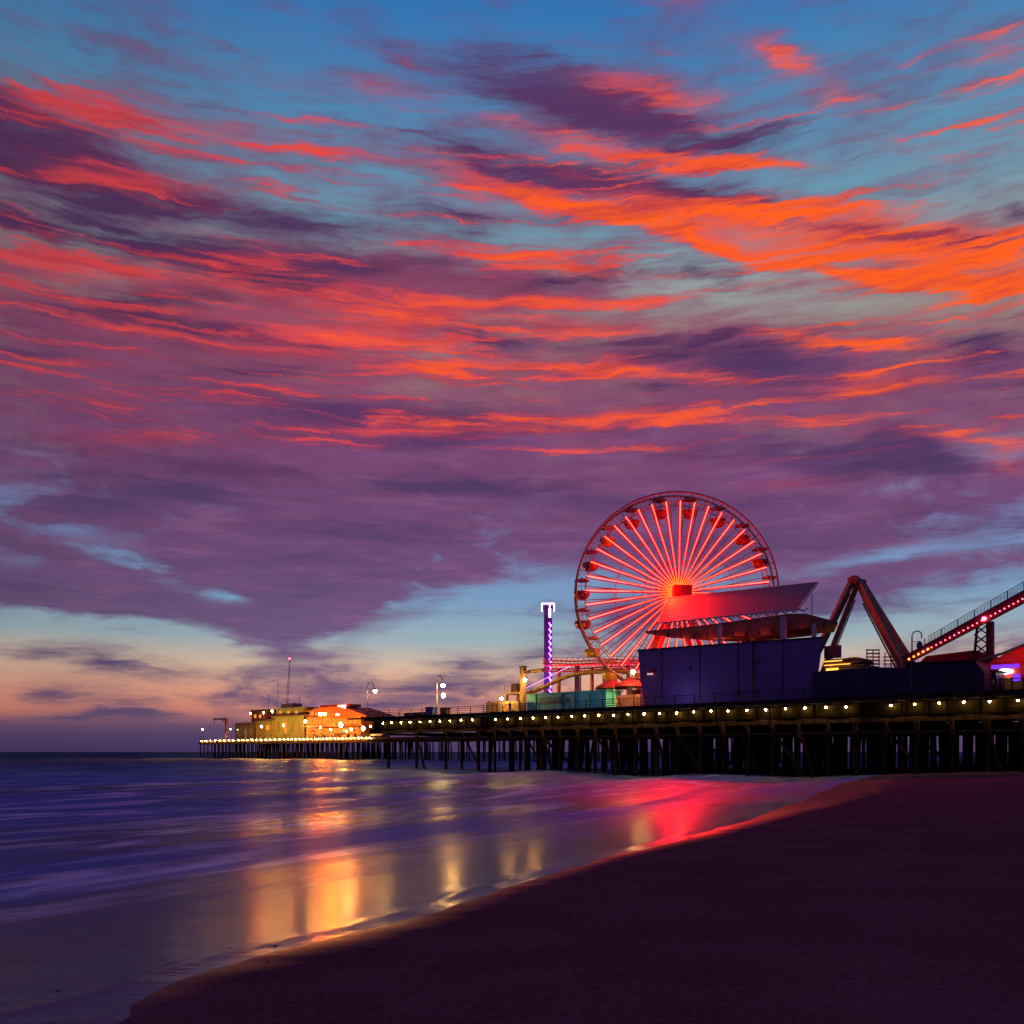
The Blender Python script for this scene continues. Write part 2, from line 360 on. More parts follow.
def polar_sheet(name, rad, angs, zf, m):
    vs = []; fs = []; na = len(angs)
    for r in rad:
        for a in angs:
            x, y = r*math.sin(a), r*math.cos(a); vs.append((x, y, zf(x, y)))
    for i in range(len(rad)-1):
        for j in range(na):
            k = (j+1) % na
            fs.append((i*na+j, (i+1)*na+j, (i+1)*na+k, i*na+k))
    vs.append((0, 0, zf(0, 0))); c = len(vs)-1
    for j in range(na): fs.append((c, j, (j+1) % na))
    me = bpy.data.meshes.new(name); me.from_pydata(vs, [], fs); me.update(); me.materials.append(m)
    for p in me.polygons: p.use_smooth = True
    o = bpy.data.objects.new(name, me); COL.objects.link(o); o['kind'] = 'structure'; return o
angs = []
a = -math.pi
while a < math.pi - 1e-6:
    angs.append(a); a += R(.3) if abs(a) < R(36) else R(3)
rad = [1.0]
while rad[-1] < 120: rad.append(rad[-1] * (1.014 if rad[-1] > 5 else 1.08))
while rad[-1] < 52000: rad.append(rad[-1] * 1.25)

def sand_surface(x, y):
    d = shore_dist(x, y)
    return sand_z(d) + (.012*fb(x*.8, y*.8) + .02*fb(x*.25, y*.25, 4))*min(1, max(0, d)*.6) 
def water_surface(x, y):
    d = shore_dist(x, y); r = math.hypot(x, y)
    d2 = d + .26*fb(x*.35, y*.35, 2) + .12*fb(x*1.1, y*1.1, 5)
    film = sand_z(d) + .012*max(-1, min(1.2, -d2/.9)) if d2 < 0 else sand_z(d) - .012*min(3, d2)
    if -1.3 < d2 < 0: film += .016*math.exp(-((d2+.45)/.13)**2)      # the thin lip of the last wave
    # rolling swell, smoothed by the long exposure
    w = 0
    if r < 1500:
        k = min(1, max(0, (-d-5)/14))
        ph = d*.30 + 1.5*fb(x*.02, y*.02, 7)
        w = k*(.20*(math.sin(ph)+.35*math.sin(2*ph+.6)) + .10*fb(x*.05, y*.09, 3)) * min(1, 400/max(r, 1))
    open_ = SEA + w
    h = .10
    k = max(0, min(1, .5+.5*(film-open_)/h))
    return open_*(1-k)+film*k + h*k*(1-k)*.5 if d < 0 else film
# materials
ms = bpy.data.materials.new('sand'); ms.use_nodes = True; q = G(ms.node_tree); b = ms.node_tree.nodes['Principled BSDF']
gp = q.n('ShaderNodeNewGeometry').outputs['Position']; sp = q.n('ShaderNodeSeparateXYZ'); q.put(sp.inputs[0], gp)
na = q.noise(gp, .5, 5, .6); nb = q.noise(gp, 14, 4, .7); nc = q.noise(q.map(gp, rot=(0,0,R(-30)), sc=(.3,2,1)), 1.2, 4, .6)
wetk = q.rng(sp.outputs[1], 26, 42, 1, .22)
far_ = q.rng(sp.outputs[1], 17, 50, .0, .14)
wet = q.rng(q.m('SUBTRACT', q.m('MULTIPLY_ADD', nc, .04, sp.outputs[2]), far_), .0, .05, 1, 0)
wet = q.m('MULTIPLY', wet, wetk)
colr = q.mix(q.rng(na, .35, .7), (.085, .044, .062, 1), (.118, .060, .086, 1))
colr = q.mix(q.m('MULTIPLY', wet, .6), colr, (.05, .026, .036, 1))
kk = q.rng(nb, .3, .7, .75, 1.25); q.put(b.inputs['Base Color'], q.mix(1, colr, q.xyz(kk, kk, kk), 'MULTIPLY'))
q.put(b.inputs['Roughness'], q.rng(wet, 0, 1, .85, .42, smooth=False))
q.put(b.inputs['Specular IOR Level'], q.rng(wet, 0, 1, .0, .075, smooth=False))
bp = q.n('ShaderNodeBump'); bp.inputs['Distance'].default_value = .02; q.put(bp.inputs['Strength'], q.rng(wet, 0, 1, .5, .12, smooth=False))
q.put(bp.inputs['Height'], q.m('ADD', nb, q.m('MULTIPLY', na, 1.5))); q.put(b.inputs['Normal'], bp.outputs[0])

mw = bpy.data.materials.new('sea_water'); mw.use_nodes = True; q = G(mw.node_tree); mw.node_tree.nodes.clear()
gp = q.n('ShaderNodeNewGeometry').outputs['Position']; sp = q.n('ShaderNodeSeparateXYZ'); q.put(sp.inputs[0], gp)
attr = q.n('ShaderNodeAttribute', attribute_name='shore'); sd = attr.outputs['Fac']     # metres from the shore line

ln = q.n('ShaderNodeVectorMath', operation='LENGTH'); q.put(ln.inputs[0], gp); dist = ln.outputs['Value']
wv = q.xyz(q.m('MULTIPLY', sd, 1.0), q.m('MULTIPLY', sp.outputs[1], .12), 0)              # long bands along the beach
f1 = q.noise(wv, .16, 5, .6, .4); f2 = q.noise(wv, .7, 5, .65, .6)
f3 = q.noise(q.xyz(sd, q.m('MULTIPLY', sp.outputs[1], .3), 3), 2.2, 4, .65, .3)
foam = q.rng(q.m('ADD', q.m('MULTIPLY', f1, 1.0), q.m('MULTIPLY', f2, .45)), .60, .84)
near = q.rng(sd, 0, 13, 1, 0)
foam = q.m('MULTIPLY', foam, q.rng(sd, 30, 220, 1, .10))
foam = q.m('MULTIPLY', foam, q.m('MAXIMUM', q.rng(sd, 1.0, 9, .35, 1), q.rng(dist, 38, 60)))
edge = q.m('MULTIPLY', q.rng(sd, .1, .6, 1, 0), q.rng(f3, .45, .75))
foam = q.m('MAXIMUM', foam, q.m('MULTIPLY', edge, .30))
basec = q.mix(near, (.004, .012, .12, 1), (.045, .058, .13, 1))
basec = q.mix(q.rng(dist, 60, 600), basec, (.004, .03, .075, 1))
colw = q.mix(foam, basec, (.055, .13, .46, 1))
f4 = q.noise(q.xyz(sd, q.m('MULTIPLY', sp.outputs[1], .22), 8), .55, 6, .68, .8)
fo2 = q.m('MULTIPLY', q.rng(f4, .48, .68), q.m('MULTIPLY', q.rng(sd, 3, 9), q.rng(dist, 40, 120, 1, .4)))
colw = q.mix(fo2, colw, (.42, .54, .80, 1))
df = q.n('ShaderNodeBsdfDiffuse'); q.put(df.inputs[0], colw)
gl = q.n('ShaderNodeBsdfGlossy'); q.put(gl.inputs[0], q.mix(q.rng(sd, 8, 30), (.95, .90, 1, 1), (.62, .80, 1, 1)))
rough = q.m('ADD', q.m('MAXIMUM', q.rng(sd, .3, 5, .15, .26), q.m('MULTIPLY', q.rng(dist, 28, 50, 0, .42), q.rng(sd, 14, 25, 1, .5))), q.m('MULTIPLY', foam, .15)); q.put(gl.inputs['Roughness'], rough)
bp = q.n('ShaderNodeBump'); bp.inputs['Distance'].default_value = .05
q.put(bp.inputs['Strength'], q.rng(sd, 0, 8, .35, .8)); 
b1 = q.noise(q.map(gp, rot=(0,0,R(28)), sc=(.30, 1.5, 1)), 1.5, 5, .62, .3); b2 = q.noise(q.map(gp, rot=(0,0,R(60)), sc=(1, 3.5, 1)), 4, 3, .6)
q.put(bp.inputs['Height'], q.m('MULTIPLY_ADD', b2, .3, b1)); q.put(gl.inputs['Normal'], bp.outputs[0])
fr = q.n('ShaderNodeFresnel'); fr.inputs[0].default_value = 1.33
ff = q.m('MULTIPLY', q.m('MINIMUM', fr.outputs[0], q.m('MINIMUM', q.rng(dist, 8, 60, .55, .16), q.rng(dist, 50, 260, .12, .04))), q.m('MULTIPLY_ADD', foam, -.5, 1))
mx = q.n('ShaderNodeMixShader'); q.put(mx.inputs[0], ff); q.put(mx.inputs[1], df.outputs[0]); q.put(mx.inputs[2], gl.outputs[0])
ow = q.n('ShaderNodeOutputMaterial'); q.put(ow.inputs[0], mx.outputs[0])

sand = polar_sheet('sand_beach', rad, angs, sand_surface, ms)
sea = polar_sheet('sea', rad, angs, water_surface, mw)
at_ = sea.data.attributes.new('shore', 'FLOAT', 'POINT')
at_.data.foreach_set('value', [max(-5., min(3000., -shore_dist(v.co.x, v.co.y))) for v in sea.data.vertices])

# ------------------------------------------------------------------ near pier (the amusement deck)
sA = s_of(487, 0)                    # where the wide deck ends and the narrow one begins
sB = s_of(366, 0)                    # seaward end of the narrow deck
S0 = -22.0
pier = on_pier('timber_pier', 0, 0, 0, 'dark timber pier on crowded piles carrying the ferris wheel and the blue pavilion', 'pier')
def L(s, t, z): return Vector((-s, t, z))          # pier-frame coordinates
MB().box(((-(S0+sA)/2), 27.5, DECK-.15), (sA-S0, 55.4, .3)).build('deck', M['deck'], pier)
MB().box((-(sA+sB)/2 - .03, 9.0, DECK-.15), (sB-sA-.06, 18.4, .296)).build('walkway_deck', M['deck'], pier)
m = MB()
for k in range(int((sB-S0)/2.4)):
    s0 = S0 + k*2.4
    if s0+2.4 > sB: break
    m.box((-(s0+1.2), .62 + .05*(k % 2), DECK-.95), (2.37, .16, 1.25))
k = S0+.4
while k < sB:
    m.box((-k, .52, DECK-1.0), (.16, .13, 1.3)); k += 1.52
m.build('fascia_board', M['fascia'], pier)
m = MB()
for k in range(int((sB-S0)/9)+1):
    s0 = S0 + k*9.0; m.box((-(s0+4.5), -.22, DECK+.10), (8.96, .28, .22))
m.build('kerb_timber', M['timber'], pier)
m = MB(); m.box((-(S0+sB)/2, .80, DECK-1.85), (sB-S0, .3, .66)); m.box((-(S0+sB)/2, .45, DECK-3.1), (sB-S0, .14, .22))
m.box((-(S0+sA)/2, 7, DECK-1.95), (sA-S0, .3, .42)); m.build('long_beam', M['timber'], pier)
bents = []
s = S0+1
while s < sB-.5:
    bents.append(s); s += 2.8 if s < sA else 6.4
m = MB()
for s in bents:
    w = 54 if s < sA+.3 else 17
    m.box((-s, w/2+.3, DECK-2.32), (.34, w, .32))
m.build('pile_cap', M['timber'], pier)
pj = random.Random(3)
def pile(mb, s, t, lean=(0, 0), r=.19, top=DECK-2.1, bot=-1.9):
    mb.tube(L(s+lean[0], t+lean[1], bot), L(s, t, top), r, 9, r*.92)
stuff_piles = MB()
for s in bents:
    wide = s < sA+.3
    for t in ((.75, 4.2) if wide else (.75, 15.5)):
        m = MB(); pile(m, s+pj.uniform(-.12,.12), t, (pj.uniform(-.1,.1), 0), pj.uniform(.18,.3)); m.build('pile', M['pile'], pier)
    if wide:
        for t in (7, 10, 13, 16, 20, 24, 28, 33, 38, 43, 48, 54):
            pile(stuff_piles, s+pj.uniform(-.9,.9), t, (pj.uniform(-.25,.25), pj.uniform(-.3,.3)), pj.uniform(.18,.27))
for i, s in enumerate(bents):
    if i % 3 == 1:
        m = MB(); pile(m, s+.2, .9, (1.7 if i % 2 else -1.7, .6), .17); m.build('raking_pile', M['pile'], pier)
    if i % 4 == 2:
        m = MB(); m.bar(L(s, .5, .6), L(s+3.0, .5, 4.7), .1, .25); m.build('cross_brace', M['timber'], pier)
for k in range(7):                                  # the blank fenders and boarded bays that close off the under-deck
    s = 4 + k*11.5; stuff_piles.bar(L(s, 5, .5), L(s+6, 5, 4.6), .12, .3)
o = stuff_piles.build('inner_pile_forest', M['pile'], pier); o['kind'] = 'stuff'

# lamps hung below the deck edge
LX = [383,391.6,401,410,420,430,440,450,461,472.5,495.5,507.6,520.5,533,545.6,558,571.7,584.6,598.7,613.4,628,643.9,659.6,676.7,693.6,711,728,747,765.5,785.5,805,826,846,891,914.6,939,963.6,989.6,1018]
def deck_lamp(s, t, z):
    r = on_pier('under_deck_lamp', s, t, z, 'small yellow lamp in a row under the near edge of the timber pier', 'lamp', 'lamps in a row under the near pier edge')
    MB().lathe([(.05,.32),(.06,.16),(.20,.02),(.21,.0),(.17,.0)], 10).build('shade', M['black'], r)
    MB().tube((0,.0,.3), (0,.42,.34), .025, 5).build('bracket', M['black'], r)
    MB().sph((0,0,-.06), .085, (1,1,1.15), 10).build('bulb', M['g_bulb'], r)
    return r
lp = None
for px in LX:
    s = s_of(px, .15)
    if lp is None: lp = deck_lamp(s, .15, DECK-.62)
    else:
        c = copy_tree(lp); c.location = P(s, .15, DECK-.62+.03*math.sin(px)); c.scale = (rnd.uniform(.85,1.12),)*3
# railing
rl = on_pier('pier_railing', 0, 0, 0, 'thin dark metal railing along the near edge of the timber pier', 'railing')
m = MB()
for h in (.35, .62, .88, 1.12): m.box((-(S0+sB)/2, .02, DECK+h), (sB-S0, .05, .05 if h < 1 else .07))
m.build('rail', M['rail'], rl)
k = S0+.5
i = 0
while k < sB:
    MB().box((-k, .06, DECK+.6), (.09, .06, 1.2)).build('post', M['rail'], rl); k += 2.45 
rl2 = on_pier('walkway_end_railing', sB-.2, 0, DECK, 'dark railing turning across the seaward end of the near walkway', 'railing')
m = MB()
for h in (.5, .85, 1.12): m.box((0, 9, h), (.05, 17.6, .06))
m.build('rail', M['rail'], rl2)
for t in range(0, 19, 3): MB().box((0.06, .2+t*.97, .6), (.07,.09,1.2)).build('post', M['rail'], rl2)

# ------------------------------------------------------------------ far pier and its platform
TF = 95.4
sF0, sF1 = 40.0, s_of(199, TF)
sP = s_of(372, TF)
far = on_pier('far_pier', 0, 0, 0, 'distant pier platform on thin piles out in the sea, strung with lights', 'pier')
MB().box((-(sF0+sF1)/2, TF+7, DECK-.6), (sF1-sF0, 14, .8)).build('deck', M['deck'], far)
MB().box((-(sP+sF1)/2, TF+24.2, DECK-.6), (sF1-sP, 20, .79)).build('platform_deck', M['deck'], far)
MB().box((-(sF0+sF1)/2, TF-.05, DECK-1.5), (sF1-sF0, .3, .8)).build('long_beam', M['timber'], far)
n = 0; s = sF1-.6; m2 = MB()
while s > sF0+1:
    for t in (.4, 6.5):
        a = (pj.uniform(-.4,.4), 0)
        if n < 98:
            m = MB(); m.tube(L(s+a[0], TF+t, -2), L(s, TF+t, DECK-.9), .24, 7); m.build('pile', M['pile'], far); n += 1
        else: m2.tube(L(s+a[0], TF+t, -2), L(s, TF+t, DECK-.9), .24, 6)
    for t in (13, 20, 32): m2.tube(L(s+pj.uniform(-1,1), TF+t, -2), L(s, TF+t, DECK-.9), .24, 6)
    s -= 3.1 if s > sP else 8.5
o = m2.build('inner_pile_forest', M['pile'], far); o['kind'] = 'stuff'
def far_lamp(s):
    r = on_pier('far_deck_lamp', s, TF-.35, DECK-.25, 'tiny pale yellow lamp in the string along the far pier edge', 'lamp', 'lamps strung along the far pier edge')
    MB().box((0,.06,.16), (.2,.3,.12)).build('bracket', M['black'], r)
    MB().sph((0,0,-.06), .125, (1,1,1), 8).build('bulb', M['g_far'], r); return r
fl = None
px = 201.0
while px < 372:
    s = s_of(px, TF-.35)
    if fl is None: fl = far_lamp(s)
    else: c = copy_tree(fl); c.location = P(s, TF-.35, DECK-.25)
    px += 4.6 if px < 280 else 3.9
rf = on_pier('far_pier_railing', 0, 0, 0, 'low dark railing along the edge of the distant pier platform', 'railing')
m = MB()
for h in (.5, 1.1): m.box((-(sP+sF1)/2-1, TF+.05, DECK+h), (sF1-sP, .08, .09))
m.build('rail', M['rail'], rf)
for k in range(36): MB().box((-(sF1-.6-k*(sF1-sP)/36), TF+.12, DECK+.5), (.12,.08,1.15)).build('post', M['rail'], rf)

# a small working lamp on a mast, used in several places
def mast_lamp(px, py, t, label, gm='g_lamp', r=.35, dish=False, double=False, arm=1, rr=.07, base=DECK, group=None, name='mast_lamp'):
    s = s_of(px, t); z = z_of(px, py, t)
    o = on_pier(name, s, t, base, label, 'lamp', group); h = z-base; r = r*(.72 if dish else 1)
    MB().tube((0,0,0), (0,0,h+.1), rr, 8, rr*.7).tube((0,0,0), (0,0,.5), rr*2, 8).build('pole', M['black'], o)
    MB().box((0,-.1,h+.15), (r*1.3,.4,.16)).build('lamp_head', M['black'], o)
    if dish:      # added bowl behind the globe that keeps its light off the buildings
        q_ = MB()
        prof = [(.05, r*1.25), (r*.9, r*1.1), (r*1.35, r*.5), (r*1.5, -r*.3), (r*1.42, -r*.3), (r*1.28, r*.42), (r*.85, r*1.0), (.04, r*1.12)]
        q_.lathe(prof, 12)
        bmesh.ops.rotate(q_.b, cent=(0,0,0), matrix=Matrix.Rotation(R(-78), 3, 'X'), verts=q_.b.verts)
        bmesh.ops.translate(q_.b, vec=(0,-.2,h-.1), verts=q_.b.verts)
        q_.build('light_shield', M['black'], o)
    MB().sph((0,-.2,h-.1), r*.8, (1,.8,.8), 10).build('globe', M[gm], o)
    return o
far_tags = [(203,729,.42,'white floodlight on a short mast at the far tip of the distant pier','g_far'),
 (231,729,.42,'pale floodlight on a mast beside the small crane on the far pier','g_far'),
 (238,729.5,.3,'greenish white work lamp right of the small crane on the far pier','g_green'),
 (251,713,.5,'orange lamp on the left corner of the small red tower block','g_farorange'),
 (264,712.5,.5,'orange lamp on the right corner of the small red tower block','g_farorange'),
 (273,711,.62,'bright white floodlight between the red block and the lookout building','g_white'),
 (262,726,.5,'white lamp in front of the yellow-lit shed wall','g_white'),
 (284,725,.5,'amber lamp on the front of the lookout building','g_farorange'),
 (306,721,.62,'round white lamp where lookout building and restaurant meet','g_white'),
 (321,727,.5,'yellow lamp under the restaurant eave, left','g_farorange'),(331,729,.45,'orange lamp among the stalls below the restaurant','g_farorange'),
 (352,729,.5,'orange lamp right of the big yellow floodlight below the restaurant','g_farorange'),
 (364,728,.9,'large yellow floodlight at the right end of the far platform','g_far'),
 (371,726,.45,'yellow lamp just right of the large floodlight at the platform end','g_far'),
 (347,731,.5,'small yellow lamp low beside the restaurant terrace','g_far')]
for px, py, r, lab, gm in far_tags: mast_lamp(px, py, TF+1.5, lab, gm, r, dish=(gm != 'g_green'), name='flood_lamp')

# ------------------------------------------------------------------ buildings on the far platform
def fbox(name, x0, x1, y0, y1, t, depth, material, parent, s0, t0, z0=DECK, yb=None):
    """a block whose near face spans columns x0..x1 and rows y0 (top)..y1 (bottom), at its true distance"""
    a, b = s_of(x0, t), s_of(x1, t); xm = (x0+x1)/2
    zt = z_of(xm, y0, t); zb = z_of(xm, y1, t) if y1 else z0
    m = MB(); m.box((-((a+b)/2-s0), t-t0+depth/2, (zt+zb)/2-z0), (abs(a-b), depth, zt-zb))
    return m.build(name, material, parent)
def stand(name, px, t, label, cat, z=DECK): 
    s = s_of(px, t); return on_pier(name, s, t, z, label, cat), s
t = TF+7
# lookout building with stepped decks
r, s0 = stand('lookout_building', 287, t, 'pale yellow-green lit lookout building with stepped decks below the tall mast', 'building')
fbox('wall', 272, 304, 716, None, t, 9, M['olive'], r, s0, t)
fbox('upper_storey', 276, 303, 709, 715.4, t+1, 7, M['olive'], r, s0, t)
fbox('flat_roof', 274, 305, 707.6, 708.8, t-.6, 10, M['grey'], r, s0, t)
fbox('balcony', 271, 305, 715.4, 716.4, t-1.6, 1.6, M['wood'], r, s0, t)
fbox('lantern_room', 281, 293, 703.5, 707.5, t+2, 4, M['grey'], r, s0, t)
for i in range(6):
    x = 279+i*4; w = fbox('window', x, x+2.6, 711, 713.4, t+.93, .05, M['g_win'] if i % 2 == 0 else M['grey'], r, s0, t)
for x in (277, 284, 291, 298): fbox('door' if x == 291 else 'window', x, x+3, 722, 733, t-.06, .05, M['tan'] if x != 284 else M['g_win'], r, s0, t)
for i, x in enumerate((268.5, 276, 299.5, 304)):
    sa = s_of(x, t+2); za = z_of(x, (694, 699, 696, 704)[i], t+2)
    MB().tube((-(sa-s0), 2, z_of(x,708,t+2)-DECK if i else 0), (-(sa-s0), 2, za-DECK), .07, 6).build('antenna', M['black'], r)
mr, ms0 = stand('radio_mast', 287, t+3, 'tall thin leaning lattice mast with a red beacon on top', 'mast', z=z_of(287,703.5,t+3)+.02)
zb = z_of(287,703.5,t+3)+.02; top = loc3(290, 659, t+3, ms0, t+3, zb)
m = MB()
for a in (-.6, .6): m.tube((a, 0, 0), top+Vector((a*.25,0,0)), .10, 5, .07)
for k in range(12):
    f0, f1 = k/12, (k+1)/12; w0, w1 = .6-.45*f0, .6-.45*f1
    sgn = 1 if k % 2 else -1
    m.tube(top*f0+Vector((sgn*w0,0,0)), top*f1+Vector((-sgn*w1,0,0)), .04, 4)
m.build('mast_lattice', M['steel'], mr)
MB().tube(top, top+Vector((0,0,1.2)), .05, 5).bar(top+Vector((-1.2,0,-1.2)), top+Vector((1.2,0,-1.2)), .1).build('aerial', M['steel'], mr)
MB().sph(top+Vector((0,-.2,.1)), .34, seg=8).build('beacon', M['g_redlamp'], mr)
r, s0 = stand('signal_mast', 278, t+4, 'short thin signal mast with a crossarm left of the tall leaning mast', 'mast')
h = z_of(278,682,t+4)-DECK; MB().tube((0,0,0),(0,0,h),.08,6).build('pole', M['black'], r); MB().bar((-.9,0,h-.8),(.9,0,h-.8),.1).build('crossarm', M['black'], r)
# restaurant
t = TF+5
r, s0 = stand('restaurant_building', 333, t, 'orange-lit restaurant with a low red hipped roof and glowing windows', 'building')
fbox('wall', 306, 361, 716, None, t+1.2, 12, M['cream'], r, s0, t)
fbox('upper_wall', 309, 351, 710.5, 715.6, t+2, 9, M['brickred'], r, s0, t)
def rp(px, py, tt): return loc3(px, py, tt, s0, t, DECK)
MB().prism([rp(304,711.6,t), rp(308,710.8,t), rp(319,707.5,t), rp(339,706.5,t), rp(352,710.5,t), rp(366,715.5,t), rp(366,716.6,t)],
           [p+Vector((0,13,0)) for p in (rp(304,711.6,t), rp(308,710.8,t), rp(319,707.5,t), rp(339,706.5,t), rp(352,710.5,t), rp(366,715.5,t), rp(366,716.6,t))]).build('roof', M['brickred'], r)
fbox('roof_lantern', 320, 347, 704.6, 707.2, t+1, 6, M['brickred'], r, s0, t)
fbox('roof_sign', 338, 345, 705.4, 709.4, t+.4, .2, M['g_sign'], r, s0, t)
for x in (311, 315, 319, 323, 327, 331, 336, 341, 346): fbox('window', x, x+2.6, 711.6, 715.2, t+1.94, .05, M['g_farorange'] if x in (319,323,336) else M['g_win'], r, s0, t)
for i, x in enumerate(range(308, 358, 5)): fbox('window', x, x+3.6, 719, 724, t+1.14, .05, M['g_win'], r, s0, t)
fbox('awning', 305, 362, 725, 726.4, t-1.6, 2.7, M['redp'], r, s0, t)
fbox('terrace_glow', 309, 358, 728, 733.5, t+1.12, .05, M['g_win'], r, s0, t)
for px_, py_, w_, c_ in ((316,722,900,(1,.22,.02)),(333,700,500,(1,.22,.03)),(350,722,900,(1,.24,.02)),(290,724,420,(1,.62,.12)),(266,724,300,(1,.7,.1)),(258,706,160,(1,.3,.06))):  # added point lights that wash the far walls, no fixtures
    t_ = TF+(1 if py_ > 715 else 0); s_ = s_of(px_, t_); d_ = bpy.data.lights.new('facade_fill','POINT'); d_.energy = w_*14; d_.color = c_; d_.shadow_soft_size = .6
    o_ = bpy.data.objects.new('facade_fill', d_); COL.objects.link(o_); o_.location = P(s_, t_-3, z_of(px_, py_, t_))
fl_ = mast_lamp(342, 724.5, TF+2, 'biggest yellow-white floodlight, on a mast in front of the restaurant', 'g_white', 1.0, dish=True, name='flood_lamp')
# market stalls on the platform in front of it
cl = ['tent', 'tan', 'teal', 'grey', 'redp', 'yellow']; nm = ['red','tan','teal','grey','scarlet','yellow']
for i, x in enumerate((313, 322, 331, 346, 353.5, 360)):
    tt = TF+2.6; r, s0 = stand('market_stall', x, tt, f'small stall with a {nm[i]} top on the far platform below the restaurant', 'stall')
    MB().box((0,0,.55),(2.0,1.2,1.1)).build('counter', M['wood'], r)
    MB().lathe([(1.5,2.2),(.1,2.9)], 4).build('canopy', M[cl[i]], r)
    for a in (-1, 1): MB().tube((a*.95,0,0),(a*.95,0,2.3),.06,5).build('post', M['black'], r)
# shed, red tower block, yellow lit shed
t = TF+6
r, s0 = stand('storage_shed', 243, t, 'long dark low shed at the seaward end of the far pier', 'building')
fbox('wall', 235, 254, 723.6, None, t, 7, M['wood'], r, s0, t); fbox('roof', 234, 255, 722.4, 723.5, t-.5, 8, M['grey'], r, s0, t)
for x in (238, 244, 249): fbox('door', x, x+2.6, 728, None, t-.06, .05, M['grey'], r, s0, t)
t = TF+9
r, s0 = stand('red_tower_block', 258, t, 'small square red-brown block with orange lamps on its corners', 'building')
fbox('wall', 251.5, 265, 711.5, None, t, 6, M['brickred'], r, s0, t); fbox('roof', 250.5, 266, 709.6, 711.3, t-.4, 6.8, M['wood'], r, s0, t)
for x in (254, 259): fbox('window', x, x+2.2, 714.5, 718, t-.06, .05, M['g_win'], r, s0, t)
t = TF+6
r, s0 = stand('bait_shop', 263, t, 'yellow-green lit flat-roofed shop between the dark shed and the lookout building', 'building')
fbox('wall', 256, 271.5, 721, None, t+.1, 2.6, M['olive'], r, s0, t); fbox('roof', 255.4, 272, 719.6, 720.8, t-.5, 3.2, M['wood'], r, s0, t)
fbox('window', 266, 269, 725, 730, t+.04, .05, M['g_win'], r, s0, t)
# small crane
t = TF+2
r, s0 = stand('boat_crane', 226.5, t, 'small boat-lifting crane with a short arm near the seaward end of the far pier', 'crane')
h = z_of(226.5, 718, t)-DECK
MB().box((0,0,h/2),(.8,.8,h)).build('column', M['tan'], r)
a = loc3(214, 719, t, s0, t, DECK)
MB().bar((0.6,0,h-.3), (a.x,0,h-.25), .7, .6).bar((0,0,h-2.4),(a.x*.35,0,h-.5),.25).build('jib', M['ride'], r)
MB().tube((a.x+.3,0,h-.3),(a.x+.3,0,h-1.6),.12,6).sph((a.x+.3,0,h-1.8),.25,seg=8).build('hook_block', M['black'], r)

# a lit walkway stretch behind the near pier: parked boat and small kiosks under its end
t = TF+1.6
r, s0 = stand('covered_boat', 379, t, 'pale covered boat stored on the far walkway behind the end of the near pier', 'boat')
MB().prism([(-3.4,-1,.4),(-2.6,-1,1.5),(2.2,-1,1.7),(3.8,-1,1.2),(2.6,-1,.3)], [(-3.4,1,.4),(-2.6,1,1.5),(2.2,1,1.7),(3.8,1,1.2),(2.6,1,.3)]).build('hull', M['white'], r)
MB().prism([(-2,-.8,1.55),(-1,-.8,2.3),(1.0,-.8,2.2),(1.9,-.8,1.7)], [(-2,.8,1.55),(-1,.8,2.3),(1,.8,2.2),(1.9,.8,1.7)]).build('cover', M['grey'], r)
for x_ in (-1.8,1.8): MB().box((x_,0,.2),(.3,1.6,.42)).build('cradle', M['wood'], r)

# ------------------------------------------------------------------ ferris wheel
WY = 116.0
WX = (676.0-512)/F*WY; WZ = HC + (HZ-594.5)/F*WY
wheel = empty('ferris_wheel', (WX, WY, DECK), 0, 'big round ferris wheel with glowing red spokes standing on the pier', 'ferris wheel')
hz = WZ-DECK
def pol(r, a, y, cx=0, cz=0): return Vector((r*math.cos(a)+cx, y, hz + r*math.sin(a)+cz))
RO = 12.95
for y in (-.95, .95):
    MB().path([pol(RO, k*2*math.pi/80, y) for k in range(80)], .13, 6, True).build('outer_rim', M['rim'], wheel)
    MB().path([pol(11.7, k*2*math.pi/80, y) for k in range(80)], .06, 5, True).build('inner_rim', M['rim'], wheel)
m = MB()
for k in range(80):
    a0, a1 = k*2*math.pi/80, (k+1)*2*math.pi/80
    for y in (-.95, .95): m.tube(pol(RO, a0, y), pol(11.7, a1 if k % 2 else a0, y), .03, 4)
    if k % 2 == 0: m.tube(pol(RO, a0, -.95), pol(RO, a0, .95), .05, 5)
    else: m.tube(pol(11.7, a0, -.95), pol(11.7, a0, .95), .04, 4)
m.build('rim_lattice', M['rim'], wheel)
for R_, y in ((4.2, -1.25), (7.8, -1.1), (7.8, 1.1), (4.2, 1.25)):
    MB().path([pol(R_, k*2*math.pi/60, y) for k in range(60)], .035, 4, True).build('brace_ring', M['maroon'], wheel)
